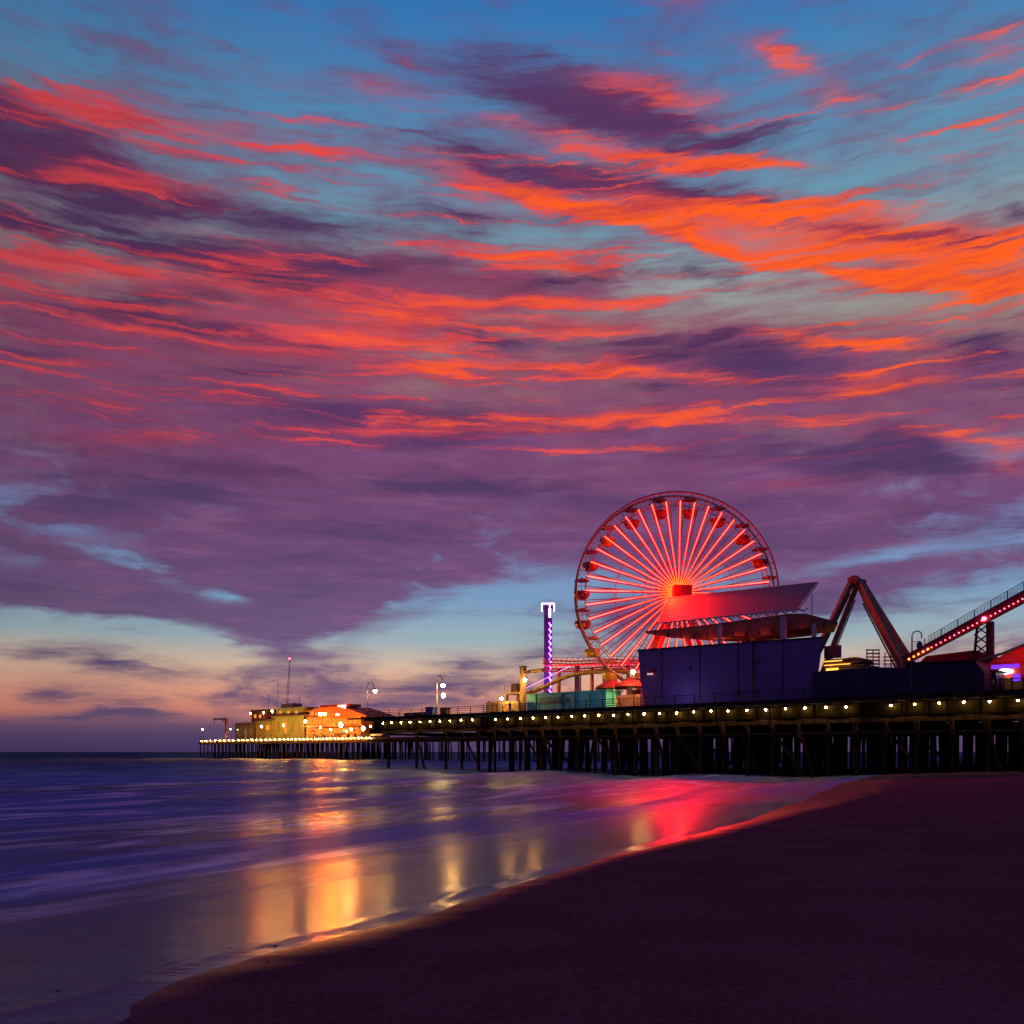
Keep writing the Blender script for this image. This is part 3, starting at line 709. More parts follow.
# tube light: yellow near the hub, coral further out
led = bpy.data.materials.new('spoke_led'); led.use_nodes = True; q = G(led.node_tree); led.node_tree.nodes.clear()
tc = q.n('ShaderNodeTexCoord').outputs['Object']
dn = q.n('ShaderNodeVectorMath', operation='DISTANCE'); q.put(dn.inputs[0], tc); dn.inputs[1].default_value = (0, -1.2, hz)
e = q.n('ShaderNodeEmission'); q.put(e.inputs[0], q.ramp(q.m('DIVIDE', dn.outputs['Value'], 12), [(0,(1,.04,.001,1)),(.14,(1,.03,.001,1)),(.24,(1,.016,.006,1)),(.6,(1,.027,.014,1)),(1,(1,.038,.012,1))]))
e.inputs[1].default_value = 17; (q.ramp(q.m('DIVIDE', dn.outputs['Value'], 12), [(0,(1,)*3+(1,)),(1,(1,)*3+(1,))]))
o_ = q.n('ShaderNodeOutputMaterial'); q.put(o_.inputs[0], e.outputs[0])
strut_glow = glow('spoke_side_glow', (1,.010,.055), .62)  # struts are no lamps; emission stands in for the red light on them
NSP = 40
for k in range(NSP):
    a = R(7.2 + 9*k)
    MB().tube(pol(.9, a, -1.75), pol(11.75, a, -1.12), .046, 6).build('spoke_light', led, wheel)
    m = MB(); b = R(1.0)
    m.tube(pol(.9, a-R(3), -1.55), pol(11.7, a-b, -.95), .085, 4).tube(pol(.9, a+R(3), -1.3), pol(11.7, a+b, -.7), .075, 4)
    m.build('spoke', strut_glow, wheel)
m = MB()
for k in range(NSP):
    a = R(2.7+9*k); m.tube(pol(.8, a, 1.5), pol(12.7, a, 1.0), .045, 4)
    m.tube(pol(.9, a, 1.3), pol(11.7, a+R(9), .95), .03, 4)
m.build('back_spokes', glow('back_spoke_glow', (1,.006,.06), .22), wheel)['kind'] = 'stuff'  # unlit back spokes given a dim glow in place of bloom
MB().tube((0,-2.0,hz), (0,2.0,hz), .85, 20).build('hub', M['redp'], wheel)
hb = MB().box((.25,-2.75,hz-.1), (2.3,1.4,1.45)).build('hub_housing', M['redp'], wheel)
# gondolas
gi = 0
for k in range(20):
    a = R(172 - 18*k) ; pv = pol(12.25, a, 0)
    gm = M['gond_yel'] if k in (17, 18, 2, 9) else M['gond_red']
    gd = MB().tube(pv+Vector((0,-.95,0)), pv+Vector((0,.95,0)), .05, 6).tube(pv+Vector((0,0,.0)), pv+Vector((0,0,-1.5)), .045, 6).build('gondola', M['rim'], wheel)
    MB().lathe([(1.02,-.02),(.95,.10),(.45,.28),(.05,.34)], 16, pv).build('canopy', gm, gd)
    MB().lathe([(.50,-2.35),(.85,-2.15),(1.02,-1.75),(1.05,-1.35),(1.0,-1.35),(.9,-1.75)], 16, pv).build('tub', gm, gd)
# legs and pylons
legm = M['redp']
for sx in (-1, 1):
    for y in (-2.3, 2.3):
        m = MB(); m.bar((0,y,hz), (sx*5.6,y*1.5,0), .55, .55)
        m.build('leg', legm, wheel)
m = MB()
for sx in (-1, 1):
    for k in range(1, 6):
        f = k/6; m.bar((sx*5.6*f,-2.3-1.15*f,hz*(1-f)), (sx*5.6*f,2.3+1.15*f,hz*(1-f)), .2)
for k in (3, 4, 5): f = k/6; m.bar((-5.6*f,-2.3-1.15*f,hz*(1-f)), (5.6*f,-2.3-1.15*f,hz*(1-f)), .22)
m.build('leg_brace', legm, wheel)
def lamp(name, loc, col, e, r=.25, parent=None):
    d = bpy.data.lights.new(name, 'POINT'); d.energy = e; d.color = col; d.shadow_soft_size = r
    o = bpy.data.objects.new(name, d); COL.objects.link(o); o.location = loc
    if parent: o.parent = parent
    return o
MB().path([pol(1.25, k*2*math.pi/24, -2.0) for k in range(24)], .07, 5, True).build('hub_ring_light', glow('hub_red_light', (1,.03,.01), 8), wheel)
lamp('hub_red_fill', (-1.9,-3.0,hz+.6), (1,.006,.002), 3500, .5, wheel)  # added red fill for sail and water, no fixture
bd_ = bpy.data.lights.new('beach_fill_spot', 'SPOT'); bd_.energy = 36000; bd_.color = (1,.005,.012); bd_.spot_size = R(64); bd_.spot_blend = .5; bd_.shadow_soft_size = .8  # added unseen spot that makes the red reflection on the water
bo_ = bpy.data.objects.new('beach_fill_spot', bd_); COL.objects.link(bo_); bo_.parent = wheel; bo_.location = (-1.6,-3.4,hz+1.6)
bo_.rotation_euler = Vector((.20, 1, .16)).to_track_quat('Z','Y').to_euler()
sp_d = bpy.data.lights.new('sail_fill_spot', 'SPOT'); sp_d.energy = 42000; sp_d.color = (1,.005,.001); sp_d.spot_size = R(110); sp_d.spot_blend = .8; sp_d.shadow_soft_size = .4  # added unseen spot that reddens the sail
sp_o = bpy.data.objects.new('sail_fill_spot', sp_d); COL.objects.link(sp_o); sp_o.parent = wheel; sp_o.location = (-1.6,-3.1,hz+1.0)
sp_o.rotation_euler = Vector((.16, .8, .66)).to_track_quat('Z','Y').to_euler()
lamp('hub_front_fill', P(s_of(676,12.5), 12.5, z_of(676,588,12.5)), (1,.01,.002), 120, .1)  # added floating fill that reddens the hub housing and sail top
lamp('hub_red_fill', (2.4,-3.0,hz+.6), (1,.006,.002), 900, .5, wheel)  # weaker added red fill right of the hub
lamp('leg_lamp', (-2.6,-4.2,hz-7), (1,.012,.006), 1200, .5, wheel)
lamp('wheel_base_lamp', (-4,-4.0,4.5), (1,.04,.02), 500, .3, wheel)

# ------------------------------------------------------------------ blue pavilion in front of the wheel
t = 4.0
r, s0 = stand('stage_pavilion', 730, t, 'large navy-blue walled pavilion with a brown curved roof and a tilted sail, before the wheel', 'building')
def pp(px, py, tt): return loc3(px, py, tt, s0, t, DECK)
def slab(pts, t0_, depth, rise=0):
    A = [pp(x, y, t0_) for x, y in pts]; return A, [p+Vector((0, depth, rise)) for p in A]
A, B = slab([(645,704.5),(640,676),(638,650),(823,637),(820,662),(817,682),(816,697)], t, 8)
for i_, x_ in ((3,822),(4,819),(5,814),(6,812)): B[i_].x = pp(x_-1.5, 650, t+8).x
for p in (A[0], A[-1], B[0], B[-1]): p.z = .02
MB().prism(A, B).build('wall', M['navy'], r)
m = MB()
for x, yt, yb in ((662,648.4,703),(700,646,700),(738,643,698),(783,640,697)): m.bar(pp(x,yt,t-.04), pp(x,yb,t-.04), .06, .06)
m.build('wall_seam', M['black'], r)
MB().prism(*[[pp(x,y,tt) for x,y in ((637,649.4),(824,636.2),(824,637.8),(637,651))] for tt in (t-.12,t-.004)]).build('parapet_coping', M['black'], r)
c = pp(651.5, 673, t-.1)
bd = MB().lathe([(.55,.0),(.55,.10),(.35,.42),(.05,.5)], 14, c).build('badge', M['redp'], r)
MB().box((c.x-.22,c.y-.3,c.z-.14),(.22,.2,.18)).box((c.x+.22,c.y-.3,c.z-.14),(.22,.2,.18)).build('badge_lamp', glow('badge_glow',(1,.5,.5),.9), bd)
lamp('deck_flood_lamp', P(s_of(672,.9), .9, DECK+.9), (.45,.45,1), 90, .15)
# lower roof
A = [pp(x,y,4.7) for x,y in ((645,631),(700,625.5),(760,617.5),(790,613.5),(806,613.5),(838,622),(838,623.8),(814,626),(782,631),(742,635.5),(700,639),(672,638),(646,633.4))]
B = [p+Vector((0,9.5,.5)) for p in A]
for i_, x_ in ((2,760),(3,786),(4,800),(5,834),(6,834),(7,811)): B[i_].x = min(B[i_].x, pp(x_, 630, 14.2).x)
MB().prism(A, B).build('roof', M['soffit'], r)
for x_, w_ in ((675,160),(720,150),(765,110),(805,80)):  # added red fills that brighten the roof underside, no fixtures
    lamp('soffit_fill', P(s_of(x_,7), 7, z_of(x_,645,7)), (1,.10,.035), w_*.5, .3)
for x_, w_ in ((655,60),(680,60),(706,50),(735,40),(762,30),(800,20)):  # added fills along the wall top that redden the roof front
    lamp('roof_front_fill', P(s_of(x_,4.08), 4.08, z_of(x_,648-(x_-640)*.07,4.08)+.25), (1,.08,.02), w_*.6, .1)
m = MB()
for i in range(14):
    x = 655+i*13; yb = 639-(abs(x-700)/140)**2*13; m.bar(pp(x,yb-6,4.65), pp(x,yb-1,4.65), .12, .08)
m.build('roof_rib', M['black'], r)
# sail above
TL, TR, BR, BL = pp(667,598,13.5), pp(818,582,13.5), pp(798,608.5,4.9), pp(658,622.5,4.9)
nrm = (TR-TL).cross(BL-TL).normalized()*.12
MB().prism([TL,TR,BR,BL], [p+nrm for p in (TL,TR,BR,BL)]).build('sail', M['canvas'], r)
m = MB(); xs = list(range(664, 806, 9))
for i, x in enumerate(xs):
    f = (x-654)/(798-654); yb = 622.5-14*f; yr = 628.5-(x-654)*.118 
    a_ = pp(x, yb+.5, 4.8); b_ = pp(x+4.5, yr, 4.7)
    m.bar(a_, b_, .13); m.bar(b_, pp(x+9, 622.5-14*(x+9-654)/144+.5, 4.8), .10)
m.bar(pp(658,623.2,4.8), pp(799,609.4,4.8), .16); m.build('truss', M['white'], r)
for x, yt, yb, w, tt in ((720,625,650,.36,4.35),(783.5,617,640,.5,4.3),(814,624,637,.34,4.35),(753,632,646,.34,8)):
    MB().bar(pp(x,yt,tt), pp(x,yb+8,tt), w).build('column', M['white'], r)
m = MB()
for a_, b_ in ((TL,TR),(TR,BR),(BL,TL)): m.tube(a_+nrm*.5, b_+nrm*.5, .11, 6)
m.build('sail_frame', M['white'], r)
for x_, y_ in ((757,660),(738,691),(690,668)):
    c_ = pp(x_, y_, t-.1); MB().box(tuple(c_), (.34,.2,.22)).tube(c_+Vector((0,-.05,-.1)), c_+Vector((0,-.05,-.26)), .12, 8, .16).build('wall_lamp', M['steel'], r)
MB().tube(pp(752.5,640,t-.09), pp(752.5,698,t-.09), .07, 6).build('downpipe', M['black'], r)
m = MB().tube(pp(812,594,9), pp(812,616,8), .05, 6).build('stay', M['black'], r)
for x in (690, 712, 735, 758):
    MB().box(tuple(pp(x,655,9)+Vector((0,0,2.6))), (.16,.16,1.6)).build('stage_post', M['redp'], r)

# ------------------------------------------------------------------ drop tower
t = 24.0
r, s0 = stand('drop_tower', 548, t, 'tall narrow purple drop tower with a pink-white lit crown', 'amusement ride')
h = z_of(548, 606, t)-DECK
ang0 = R(42)
MB().box((0,0,h/2),(1.28,1.28,h),ang0).build('tower', M['purple'], r)
MB().box((0,0,h-.25),(1.6,1.6,.5),ang0).build('crown', M['purple'], r)
dx = Vector((math.cos(ang0), math.sin(ang0), 0)); dy = Vector((-dx.y, dx.x, 0))
def fr_(a, b, z): return dx*a - dy*b + Vector((0,0,z))
m = MB().bar(fr_(-.95,.85,h+.25), fr_(.95,.85,h+.25), .13).bar(fr_(-.95,.85,h+.3), fr_(-.95,.85,h-.95), .13).bar(fr_(.95,.85,h+.3), fr_(.95,.85,h-.95), .13)
m.build('crown_light', M['g_neonw'], r)
m = MB().bar(fr_(.28,.72,h+.1), fr_(.28,.72,h-1.9), .24); m.build('crown_strip', M['g_neonw'], r)
m = MB(); z = h-2.7; k = 0
while z > .6:
    m.bar(fr_(.15,.70,z), fr_(.42,.70,z-.5), .12); m.bar(fr_(.52,.70,z-.35), fr_(.34,.70,z-.75), .08); z -= .95
m.build('neon_strip', M['g_neon'], r)
lamp('tower_fill', P(s_of(551,21), 21, DECK+3.0), (.5,.08,1), 500, .2)  # added violet fills that light the tower body
lamp('tower_fill', P(s_of(553,21), 21, DECK+8), (.5,.08,1), 350, .2)
MB().box((0,0,h*.22),(1.7,1.7,.9),ang0).build('seat_carriage', M['purple'], r)

# ------------------------------------------------------------------ coaster stretch left of the pavilion
t = 14.0
r, s0 = stand('roller_coaster', 600, t, 'red roller coaster track glowing above the teal booth, on purple posts', 'roller coaster')
def cp(px, py, tt=14.0): return loc3(px, py, tt, s0, 14.0, DECK)
for (y0, y1, tt) in ((661,660,14),(664,662.6,13.4),(669.5,666,14),(672,668.5,13.4)):
    MB().path([cp(x, y0+(y1-y0)*(x-543)/(640-543)+.6*math.sin(x*.09), tt) for x in range(543,641,6)], .12, 6).build('track_rail', M['redp'], r)
m = MB()
for i in range(24):
    x = 545+i*4; m.tube(cp(x,661.5), cp(x+2,664,13.4), .06, 4); m.tube(cp(x+2,664,13.4), cp(x+4,669.5), .05, 4); m.tube(cp(x,670), cp(x+2,672,13.4), .06, 4)
m.build('track_tie', M['redp'], r)
m = MB()
for i in range(16): m.sph(cp(544+i*6.2, 659.8+.6*math.sin(i*2.1)), .10, seg=6)
m.build('light_string', M['g_red'], r)
m = MB()
for i in range(18):
    x = 545+i*5.5; m.bar(cp(x,661,13.8), cp(x,657.5,13.8), .05)
m.bar(cp(543,657.5,13.8), cp(640,656.5,13.8), .05); m.build('catwalk_rail', M['maroon'], r)
MB().bar(cp(545,666,13.6), cp(638,663.5,13.6), .12, .18).build('red_strip_light', M['g_red'], r)
for x, yt, w, mm in ((559,668,.35,'redp'),(577,664,.5,'purple'),(604,664,.3,'maroon'),(592,668,.35,'redp'),(628,664,.3,'maroon')):
    a = cp(x, yt); MB().bar(a, (a.x, a.y, .02), w).build('support_post', M[mm], r)
t = 11.0
r, s0 = stand('arched_slide_track', 590, t, 'yellow-orange arched ride track with violet lights curving over the teal booth', 'amusement ride')
arc = [(517,698),(530,692),(543,687),(555,681),(566,676),(578,673.2),(592,671.5),(606,671),(620,671),(632,672),(640,675),(648,682),(652,690),(652,700)]
for dy_, tt in ((0, t), (1.2, t+1.3)):
    MB().path([loc3(x, y+dy_, tt, s0, t, DECK) for x, y in arc], .20, 7).build('track_tube', M['yellow'], r)
m = MB()
for i in range(40):
    f = i/39*(len(arc)-1.001); j = int(f); u_ = f-j; x = arc[j][0]*(1-u_)+arc[j+1][0]*u_; y = arc[j][1]*(1-u_)+arc[j+1][1]*u_
    m.bar(loc3(x,y,t,s0,t,DECK), loc3(x,y+1.2,t+1.3,s0,t,DECK), .09)
m.build('track_tie', M['yellow'], r)
m = MB()
for i in range(26):
    x = 519+i*2.0; y = 695-(x-517)*.50; m.sph(loc3(x,y-2.2,t-.3,s0,t,DECK), .06, seg=6)
m.build('violet_bulbs', M['g_pinkdot'], r)
for x, y in ((545,686),(580,673),(612,671),(616,671)):
    a = loc3(x,y+1,t+.6,s0,t,DECK); MB().bar(a,(a.x,a.y,.02),.22).build('support_post', M['tan'], r)
lamp('slide_lamp', P(s_of(560,8), 8, DECK+2.6), (1,.62,.25), 45)

# teal booth
t = 5.0
r, s0 = stand('teal_booth', 565, t, 'long teal boarded booth with panels behind the pier railing', 'booth')
fbox('wall', 527, 606, 693, None, t, 3, M['teal'], r, s0, t)
fbox('cap_board', 526, 607, 691.8, 692.9, t-.15, 3.3, M['teal'], r, s0, t)
fbox('hatch', 539, 560, 697, 704, t-.05, .045, mat('teal_hatch',(.025,.16,.20),.6), r, s0, t)
fbox('window', 564, 568, 698, 702, t-.06, .055, M['black'], r, s0, t)
tt_ = mat('teal_trim',(.02,.12,.14),.6)
for x in (536,562,575,590): 
    a = loc3(x,692.9,t-.04,s0,t,DECK); MB().bar(a,(a.x,a.y,.02),.09).build('trim_batten', tt_, r)
lamp('booth_fill', P(s_of(575,2.0), 2.0, DECK+2.2), (.8,.95,1), 22, .1)  # added fill that brightens the booth front
# pink carousel booth and small things between booth and pavilion
t = 7.0
r, s0 = stand('pink_kiosk', 622, t, 'small pinkish kiosk with a round roof between teal booth and blue pavilion', 'booth')
fbox('wall', 609, 640, 695, None, t, 2.4, mat('rose_wall',(.30,.12,.12),.7), r, s0, t)
MB().lathe([(2.2,0),(2.0,.3),(.9,.9),(.1,1.2)], 14, loc3(612,689,t+1.2,s0,t,DECK)).build('roof', M['maroon'], r)
MB().lathe([(2.0,0),(1.8,.3),(.8,.8),(.1,1.0)], 14, loc3(630,687,t+1.4,s0,t,DECK)).build('roof', M['maroon'], r)
MB().tube(loc3(612,695,t+1.2,s0,t,DECK), loc3(612,689,t+1.2,s0,t,DECK), .3, 8).build('roof_post', M['white'], r)
MB().tube(loc3(630,695,t+1.4,s0,t,DECK), loc3(630,687,t+1.4,s0,t,DECK), .3, 8).build('roof_post', M['white'], r)
fbox('lit_window', 611, 617, 699, 703, t-.05, .045, M['g_win'], r, s0, t)
fbox('red_panel', 604.5, 608.5, 700, None, t-.4, .3, M['redp'], r, s0, t)
lamp('kiosk_lamp', P(s_of(634,5), 5, DECK+3.4), (1,.75,.35), 70)
mast_lamp(634, 671, 5.6, 'bright warm globe lamp on a post at the left corner of the blue pavilion', 'g_lamp', .36, name='globe_lamp')
mast_lamp(613, 690, 5.9, 'thin pale pole without light in front of the pink kiosk', 'white', .10, name='plain_pole')
# gate post and beam at the left, with platform
t = 6.0
r, s0 = stand('gate_frame', 523, t, 'tan square gate post with a beam reaching to the purple tower', 'gate')
a = loc3(523,667,t,s0,t,DECK); MB().box((a.x,0,a.z/2),(.62,.62,a.z)).build('post', M['tan'], r)
b_ = loc3(543,671.5,t,s0,t,DECK); MB().bar((.31,0,a.z-.75),(b_.x,0,a.z-.62),.4,.42).build('beam', M['tan'], r)
MB().box((0,0,a.z+.06),(.8,.8,.12)).build('cap', M['black'], r)
mast_lamp(526, 679, 5.2, 'bright globe lamp in front of the tan gate post', 'g_lamp', .30, rr=.05, name='globe_lamp')
mast_lamp(502.5, 698, 3.2, 'low bright lamp left of the tan gate post near the railing', 'g_lamp', .26, rr=.05, name='globe_lamp')
t = 8.0
r, s0 = stand('lookout_stand', 512, t, 'small raised tan platform with a dark operator box, left of the gate post', 'platform')
fbox('platform', 505, 520, 692, 694, t, 2.4, M['yellow'], r, s0, t); fbox('operator_box', 511, 517, 683.5, 692, t+.6, 1.2, M['wood'], r, s0, t)
for x in (507, 518): a = loc3(x,694,t+1,s0,t,DECK); MB().bar(a,(a.x,a.y,.02),.3).build('leg', M['tan'], r)
m = MB(); 
for x in (505,508,511): m.bar(loc3(x,692,t,s0,t,DECK), loc3(x,685,t,s0,t,DECK), .06)
m.bar(loc3(505,686,t,s0,t,DECK), loc3(512,686,t,s0,t,DECK), .06).build('handrail', M['rail'], r)
r, s0 = stand('board_hoarding', 505, 3.6, 'brown board hoarding behind the railing, left of the gate post', 'fence')
fbox('board', 486, 520, 701.5, None, 4.2, .2, M['tan'], r, s0, 3.6)
for x in (488, 498, 508, 518): fbox('post', x, x+1.2, 700.5, None, 4.02, .16, M['wood'], r, s0, 3.6)

# ------------------------------------------------------------------ lamp posts and bins on the narrow deck
def hook_lamp(px, ptop, globes, t, label, lit=True, rad=.8, side=1):
    s = s_of(px, t); o = on_pier('street_lamp', s, t, DECK, label, 'street lamp'); h = z_of(px, ptop, t)-DECK-rad
    MB().lathe([(.26,0),(.26,.25),(.14,.5),(.10,.9)], 10).tube((0,0,.8),(0,0,h),.085,8,.06).build('pole', M['black'], o)
    MB().path([(side*(rad-rad*math.cos(a_)), 0, h+rad*math.sin(a_)) for a_ in [math.pi*i/12 for i in range(13)]]+[(side*2*rad,0,h-.3)], .05, 6).build('hook', M['black'], o)
    for gx, gy in globes:
        g_ = loc3(gx, gy, t, s, t, DECK)
        MB().lathe([(.08,.45),(.2,.28),(.32,.2)], 10, g_).bar(g_+Vector((0,0,.4)), (g_.x*.1,0,g_.z+.45), .05).build('lamp_shade', M['black'], o)
        MB().sph(g_, .28, (1,1,1), 12).build('globe', M['g_lamp'] if lit else M['grey'], o)
    return o
hook_lamp(367.5, 682, [(375.0,691)], 4.0, 'hooked street lamp with one lit globe at the seaward end of the near walkway')
hook_lamp(437, 676, [(443,685.5),(443.5,695.5)], 3.0, 'hooked street lamp with two lit globes one above the other, beside the blue bin', rad=.55)
hook_lamp(912, 631.5, [(919.5,646)], 2.2, 'dark hooked street lamp, unlit, at the foot of the coaster ramp', lit=False, rad=.42)
t = 2.5
r, s0 = stand('blue_bin', 429, t, 'upright blue bin next to the two-globe street lamp', 'bin')
fbox('body', 425.4, 432.6, 708, None, t, .9, M['binblue'], r, s0, t); fbox('lid', 425, 433, 706.8, 707.9, t-.05, 1, M['binblue'], r, s0, t)
r, s0 = stand('brown_bin', 443, t, 'squat brown bin right of the two-globe street lamp', 'bin')
fbox('body', 440, 446, 709, None, t, .8, M['wood'], r, s0, t); fbox('lid', 439.6, 446.4, 707.8, 708.9, t-.05, .9, M['black'], r, s0, t)
r, s0 = stand('storage_bench', 414, t, 'long low dark storage bench left of the blue bin', 'bench')
fbox('body', 404, 424, 713.6, None, t, .9, M['wood'], r, s0, t); fbox('seat', 403.6, 424.4, 712.4, 713.5, t-.05, 1, M['black'], r, s0, t)

# ------------------------------------------------------------------ right-hand side: swing ride, navy hall, ramp, red tent
t = 26.0
r, s0 = stand('swing_ride', 865, t, 'big rust-coloured A-frame swing ride with twin slanting box legs', 'amusement ride')
def q3(px, py, tt): return loc3(px, py, tt, s0, t, DECK)
ax0, ax1 = q3(854,583,t), q3(861,584,t+1.5)
legs = [((852,581,t-1.2),(817,652,t-6),.60),((857,585,t+1.0),(826,664,t-1),.62),((861,584,t-1.0),(903,664,t-4),.80),((864,585,t+1.2),(913,664,t+1),.52),((859,590,t-.8),(897,664,t-4.5),.18)]
for (x0,y0,t0_),(x1,y1,t1_),w in legs:
    a = q3(x0,y0,t0_); b_ = q3(x1,y1,t1_); b_ = a + (b_-a)*((a.z-.03)/(a.z-b_.z)) if b_.z > .05 else b_
    lg = MB().bar(a, b_, w, w).build('leg', M['ride'], r)
    d_ = (b_-a).normalized(); sd_ = Vector((1,0,0)) if abs(d_.x) < .3 else Vector((d_.z,0,-d_.x)).normalized()
    MB().bar(a+sd_*(w*.5+.22)+d_*2, b_+sd_*(w*.5+.22), .14).build('cable_tray', M['green'], lg)
MB().bar(q3(850.5,581.5,t-1.5), q3(863.5,585,t+1.5), .8, 1.1).build('axle_housing', M['ride'], r)
MB().tube(q3(853,580,t-1.7), q3(856,580,t-.9), .55, 14).build('axle', M['ride'], r)
t = 16.0
r, s0 = stand('ride_platform', 845, t, 'gold-lit ride platform with stacked striped decks beside the swing ride', 'amusement ride')
fbox('base', 823, 868, 668, None, t, 5, M['tan'], r, s0, t)
for i, y in enumerate((658.5, 662, 665.5)):
    fbox('deck_step', 824, 858+i*3, y, y+1.5, t-.3+.1*i, 4, M['tan'], r, s0, t)
fbox('strip_light', 824, 842, 660.6, 661.4, t-.35, .1, M['g_gold'], r, s0, t); fbox('strip_light', 824, 850, 664.2, 664.9, t-.35, .1, M['g_gold'], r, s0, t)
fbox('strip_light', 826, 838, 668.2, 670.5, t-.2, .1, M['g_gold'], r, s0, t)
MB().prism([loc3(x,y,t-.2,s0,t,DECK) for x,y in ((845,660),(848,657.6),(856,657),(862,659.6),(862,661))],[loc3(x,y,t-.2,s0,t,DECK)+Vector((0,3,0)) for x,y in ((845,660),(848,657.6),(856,657),(862,659.6),(862,661))]).build('canopy', M['wood'], r)
fbox('back_panel', 824, 840, 645.5, 658, t+4.2, .4, mat('slate_blue_panel',(.05,.08,.16),.6), r, s0, t)
lamp('platform_lamp', P(s_of(842,14.5), 14.5, DECK+3.4), (1,.5,.12), 60)
t = 20.0
r, s0 = stand('scaffold_stand', 885, t, 'grey open scaffold stand on the skyline between the swing ride legs', 'scaffold')
m = MB()
for x in (867,873,879,885,891,897,903): m.bar(loc3(x, 649+(x-867)*.2, t, s0, t, DECK), loc3(x,668,t,s0,t,DECK)-Vector((0,0,0)), .09)
m.build('upright', M['grey'], r)
m = MB()
for y in (650,653.5,657,660.5,664): m.bar(loc3(866,y,t,s0,t,DECK), loc3(880,y,t,s0,t,DECK), .1, .16)
for y in (657,660.5,664): m.bar(loc3(883,y,t,s0,t,DECK), loc3(904,y,t,s0,t,DECK), .1, .12)
m.build('rail', M['grey'], r)
for x in (867.5, 903):
    a = loc3(x,668,t,s0,t,DECK); MB().bar(a,(a.x,a.y,.02),.25).build('leg', M['grey'], r)
t = 3.4
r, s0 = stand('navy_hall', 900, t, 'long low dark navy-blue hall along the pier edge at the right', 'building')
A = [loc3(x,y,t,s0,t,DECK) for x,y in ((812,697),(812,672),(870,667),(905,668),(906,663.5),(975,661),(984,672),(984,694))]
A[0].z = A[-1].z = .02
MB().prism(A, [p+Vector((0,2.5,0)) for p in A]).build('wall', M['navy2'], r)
for x in (845, 870, 893, 921, 945, 968): a = loc3(x,670,t-.05,s0,t,DECK); MB().bar(a,(a.x,a.y,.05),.1).build('panel_joint', M['black'], r)
fbox('shutter', 935, 973, 668, 691, t-.07, .06, mat('dark_teal_shutter',(.015,.03,.045),.6), r, s0, t)
MB().prism(*[[loc3(x,y,tt,s0,t,DECK) for x,y in ((905,662.4),(976,659.8),(976,661),(905,663.6))] for tt in (t-.3,t+1)]).build('roof_edge', M['black'], r)
# climbing coaster ramp
t = 13.0
r, s0 = stand('coaster_ramp', 985, t, 'climbing coaster ramp with pink lights under its beam and a mesh railing on top', 'roller coaster')
sx0, sx1 = (903, 662), (1120, 546)
def rp2(f, dy=0, tt=13.0):
    x = sx0[0]+(sx1[0]-sx0[0])*f; y = sx0[1]+(sx1[1]-sx0[1])*f
    return loc3(x, y+dy*(.7+.5*f), tt, s0, 13.0, DECK)
N = 26
m = MB()
A = [rp2(i/N, -6) for i in range(N+1)] + [rp2(i/N, 5.5) for i in range(N, -1, -1)]
MB().prism(A, [p+Vector((0,.35,0)) for p in A]).build('side_beam', M['maroon'], r)
A = [rp2(i/N, -6) for i in range(N+1)] + [rp2(i/N, -4.6) for i in range(N, -1, -1)]
MB().prism([p+Vector((0,.36,0)) for p in A], [p+Vector((0,2.4,0)) for p in A]).build('track_floor', M['purple'], r)
A = [rp2(i/N, -7.6) for i in range(N+1)] + [rp2(i/N, -6.0) for i in range(N, -1, -1)]
MB().prism([p+Vector((0,-.12,0)) for p in A], [p+Vector((0,.2,0)) for p in A]).build('top_rail', M['purple'], r)
m = MB()
for k in range(44):
    f = .05+k*.9/43; m.sph(rp2(f, 1.2)+Vector((0,-.12,0)), .065, seg=6)
m.build('pink_lights', M['g_pink'], r)
m = MB()
for k in range(5): m.sph(rp2(.03+k*.022, 1.0)+Vector((0,-.16,0)), .11, seg=6)
m.build('gold_lights', M['g_gold'], r)
m = MB()
for dy in (-9.5,-11.5,-13.5,-16): m.path([rp2(i/N, dy) for i in range(3, N+1)], .022 if dy > -16 else .035, 4)
for k in range(60):
    f = .1+k*.9/59; m.bar(rp2(f,-7.5), rp2(f,-16), .02 if k % 5 else .08)
m.build('mesh_railing', M['steel'], r)
a = loc3(993,630,t+.8,s0,t,DECK)
for x, w in ((987,.6),(1090,.8)):
    f = (x-903)/217; a = rp2(f, 4); MB().bar((a.x,1.0,a.z),(a.x,1.0,.02),w).build('support_column', M['maroon'], r)
m = MB()
a = rp2((981-903)/217, 5); 
for dx_ in (-.45,.45):
    m.bar((a.x+dx_,.4,a.z),(a.x+dx_*1.8-.3,.4,.02),.2)
for k in range(8):
    z0_, z1_ = a.z*k/8, a.z*(k+1)/8; m.bar((a.x-.75,.4,z0_),(a.x+.5,.4,z1_),.12); m.bar((a.x+.45,.4,z0_),(a.x-.6,.4,z1_),.12)
m.build('lattice_tower', M['black'], r)
m = MB().sph(rp2((985-903)/217, 1)+Vector((0,-.3,0)), .22, seg=8).build('joint_light', M['g_pink'], r)
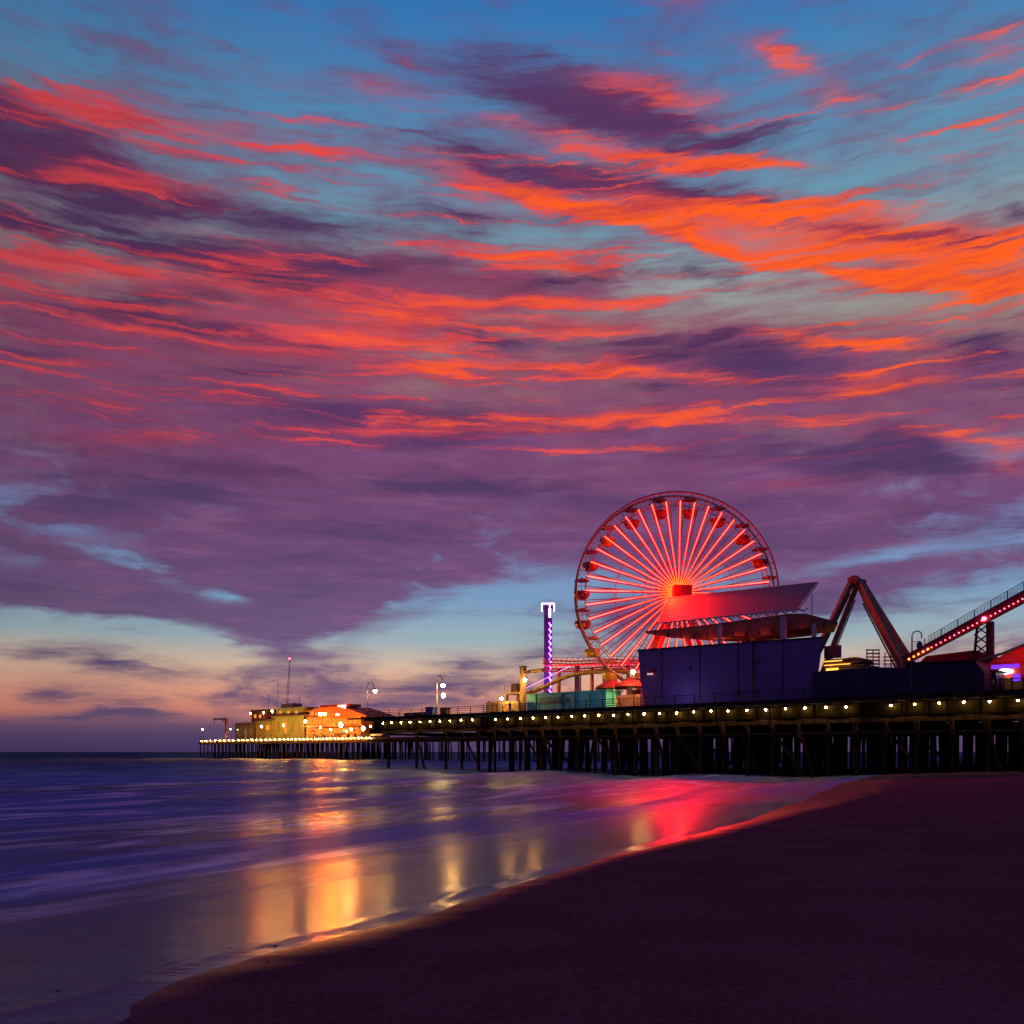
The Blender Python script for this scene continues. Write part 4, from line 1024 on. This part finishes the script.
# red tents
t = 18.0
r, s0 = stand('red_arcade_roof', 935, t, 'low dark red sloped roof behind the navy hall', 'building')
A = [loc3(x,y,t,s0,t,DECK) for x,y in ((918,664),(926,656),(975,650),(985,655),(985,668),(918,670))]
MB().prism(A, [p+Vector((0,6,0)) for p in A]).build('roof', M['tent'], r)
a = [loc3(x,672,t+.5,s0,t,DECK) for x in (918,985)]
MB().box(((a[0].x+a[1].x)/2,3,(a[0].z)/2+.05),(abs(a[0].x-a[1].x),5,a[0].z+.6)).build('wall', M['maroon'], r)
t = 9.0
r, s0 = stand('red_tent', 1012, t, 'large bright red lit tent roof at the right edge with a glowing white sign', 'tent')
A = [loc3(x,y,t,s0,t,DECK) for x,y in ((986,664),(1003,655),(1030,644),(1100,636),(1100,682),(986,676))]
MB().prism(A, [p+Vector((0,7,0)) for p in A]).build('roof', M['tent'], r)
MB().path([loc3(x,y-.5,t-.2,s0,t,DECK) for x,y in ((975,661),(1003,654),(1030,643),(1100,634))], .14, 6).build('ridge_pipe', M['steel'], r)
m = MB()
for x in (990,1001,1012,1024,1040): a = loc3(x,676,t+.4,s0,t,DECK); m.bar(a,(a.x,a.y,.02),.16)
m.build('post', M['black'], r)
fbox('back_wall', 985, 1090, 676, None, t+3, .3, M['tan'], r, s0, t)
fbox('blue_neon_panel', 991, 1019, 664.5, 668.2, t-.12, .1, M['g_blue'], r, s0, t)
fbox('blue_neon_panel', 1013, 1020, 674, 681, t-.12, .1, M['g_blue'], r, s0, t)
sg = MB().prism(*[[loc3(1006.3+7.4*math.cos(a_), 671.4+3.0*math.sin(a_)*(1.0 if math.cos(a_) < .3 else .8), tt, s0, t, DECK) for a_ in [2*math.pi*i/20 for i in range(20)]] for tt in (t-.4, t-.22)]).build('oval_sign', M['g_sign'], r)
lamp('tent_lamp', P(s_of(1022,6.5), 6.5, DECK+4.6), (1,.05,.02), 220)
lamp('tent_inside_lamp', P(s_of(1008,10.5), 10.5, DECK+1.6), (1,.7,.2), 22)
t = 6.0
r, s0 = stand('dark_ticket_hut', 982, t, 'black ticket hut under the coaster ramp, left of the red tent', 'booth')
fbox('wall', 975, 996, 672, None, t, 2.5, M['black'], r, s0, t); fbox('roof', 973, 998, 670.6, 671.9, t-.3, 3, M['wood'], r, s0, t)
fbox('window', 988, 994, 679, 684, t-.05, .045, mat('dim_window',(.12,.10,.03),.4,emis=(1,.7,.2),es=.05), r, s0, t)

# ------------------------------------------------------------------ bits on the beach
def ground(px, py):
    d = (px-512)/F; lo, hi = 3.0, 150.0
    for _ in range(60):
        y = (lo+hi)/2; z = HC-(py-HZ)/F*y
        if z > max(sand_surface(d*y, y), water_surface(d*y, y)): lo = y
        else: hi = y
    return Vector((d*lo, lo, HC-(py-HZ)/F*lo))
sr = random.Random(5)
base_st = None
for (px, py, r_) in ((275,946,.035),(373,949,.05),(268,962,.02),(455,930,.02),(560,905,.03),(520,892,.03),(640,905,.03),(700,880,.04),(230,948,.02),(600,940,.02),(430,980,.02),(705,872,.04),(58,991,.02),(690,838,.05)):
    p = ground(px, py)
    r_ *= .6; b_ = bmesh.new(); bmesh.ops.create_icosphere(b_, subdivisions=2, radius=1)
    for v in b_.verts: v.co *= 1+.35*mn.noise(v.co*1.3+Vector((px, py, 0)))
    bmesh.ops.transform(b_, matrix=Matrix.Diagonal((r_*1.4, r_, r_*.6, 1)), verts=b_.verts)
    me = bpy.data.meshes.new('pebble'); b_.to_mesh(me); b_.free(); me.materials.append(M['stone'])
    for pl in me.polygons: pl.use_smooth = True
    o = bpy.data.objects.new('pebble', me); COL.objects.link(o); o.location = p+Vector((0,0,r_*.2)); o.rotation_euler = (0,0,sr.uniform(0,3))
    tag(o, 'small dark pebble lying on the wet beach', 'pebble', 'pebbles on the beach')
p = ground(985, 766)
o = MB().path([(-.8,0,.10),(-.3,.1,.20),(.2,0,.16),(.9,.1,.06)], .12, 7).path([(-.2,.1,.18),(-.1,.0,.5),(.15,-.1,.62)], .05, 6).build('driftwood', M['pile'], None, True)
o.location = p; tag(o, 'dark driftwood log lying on the sand before the pier piles', 'driftwood')
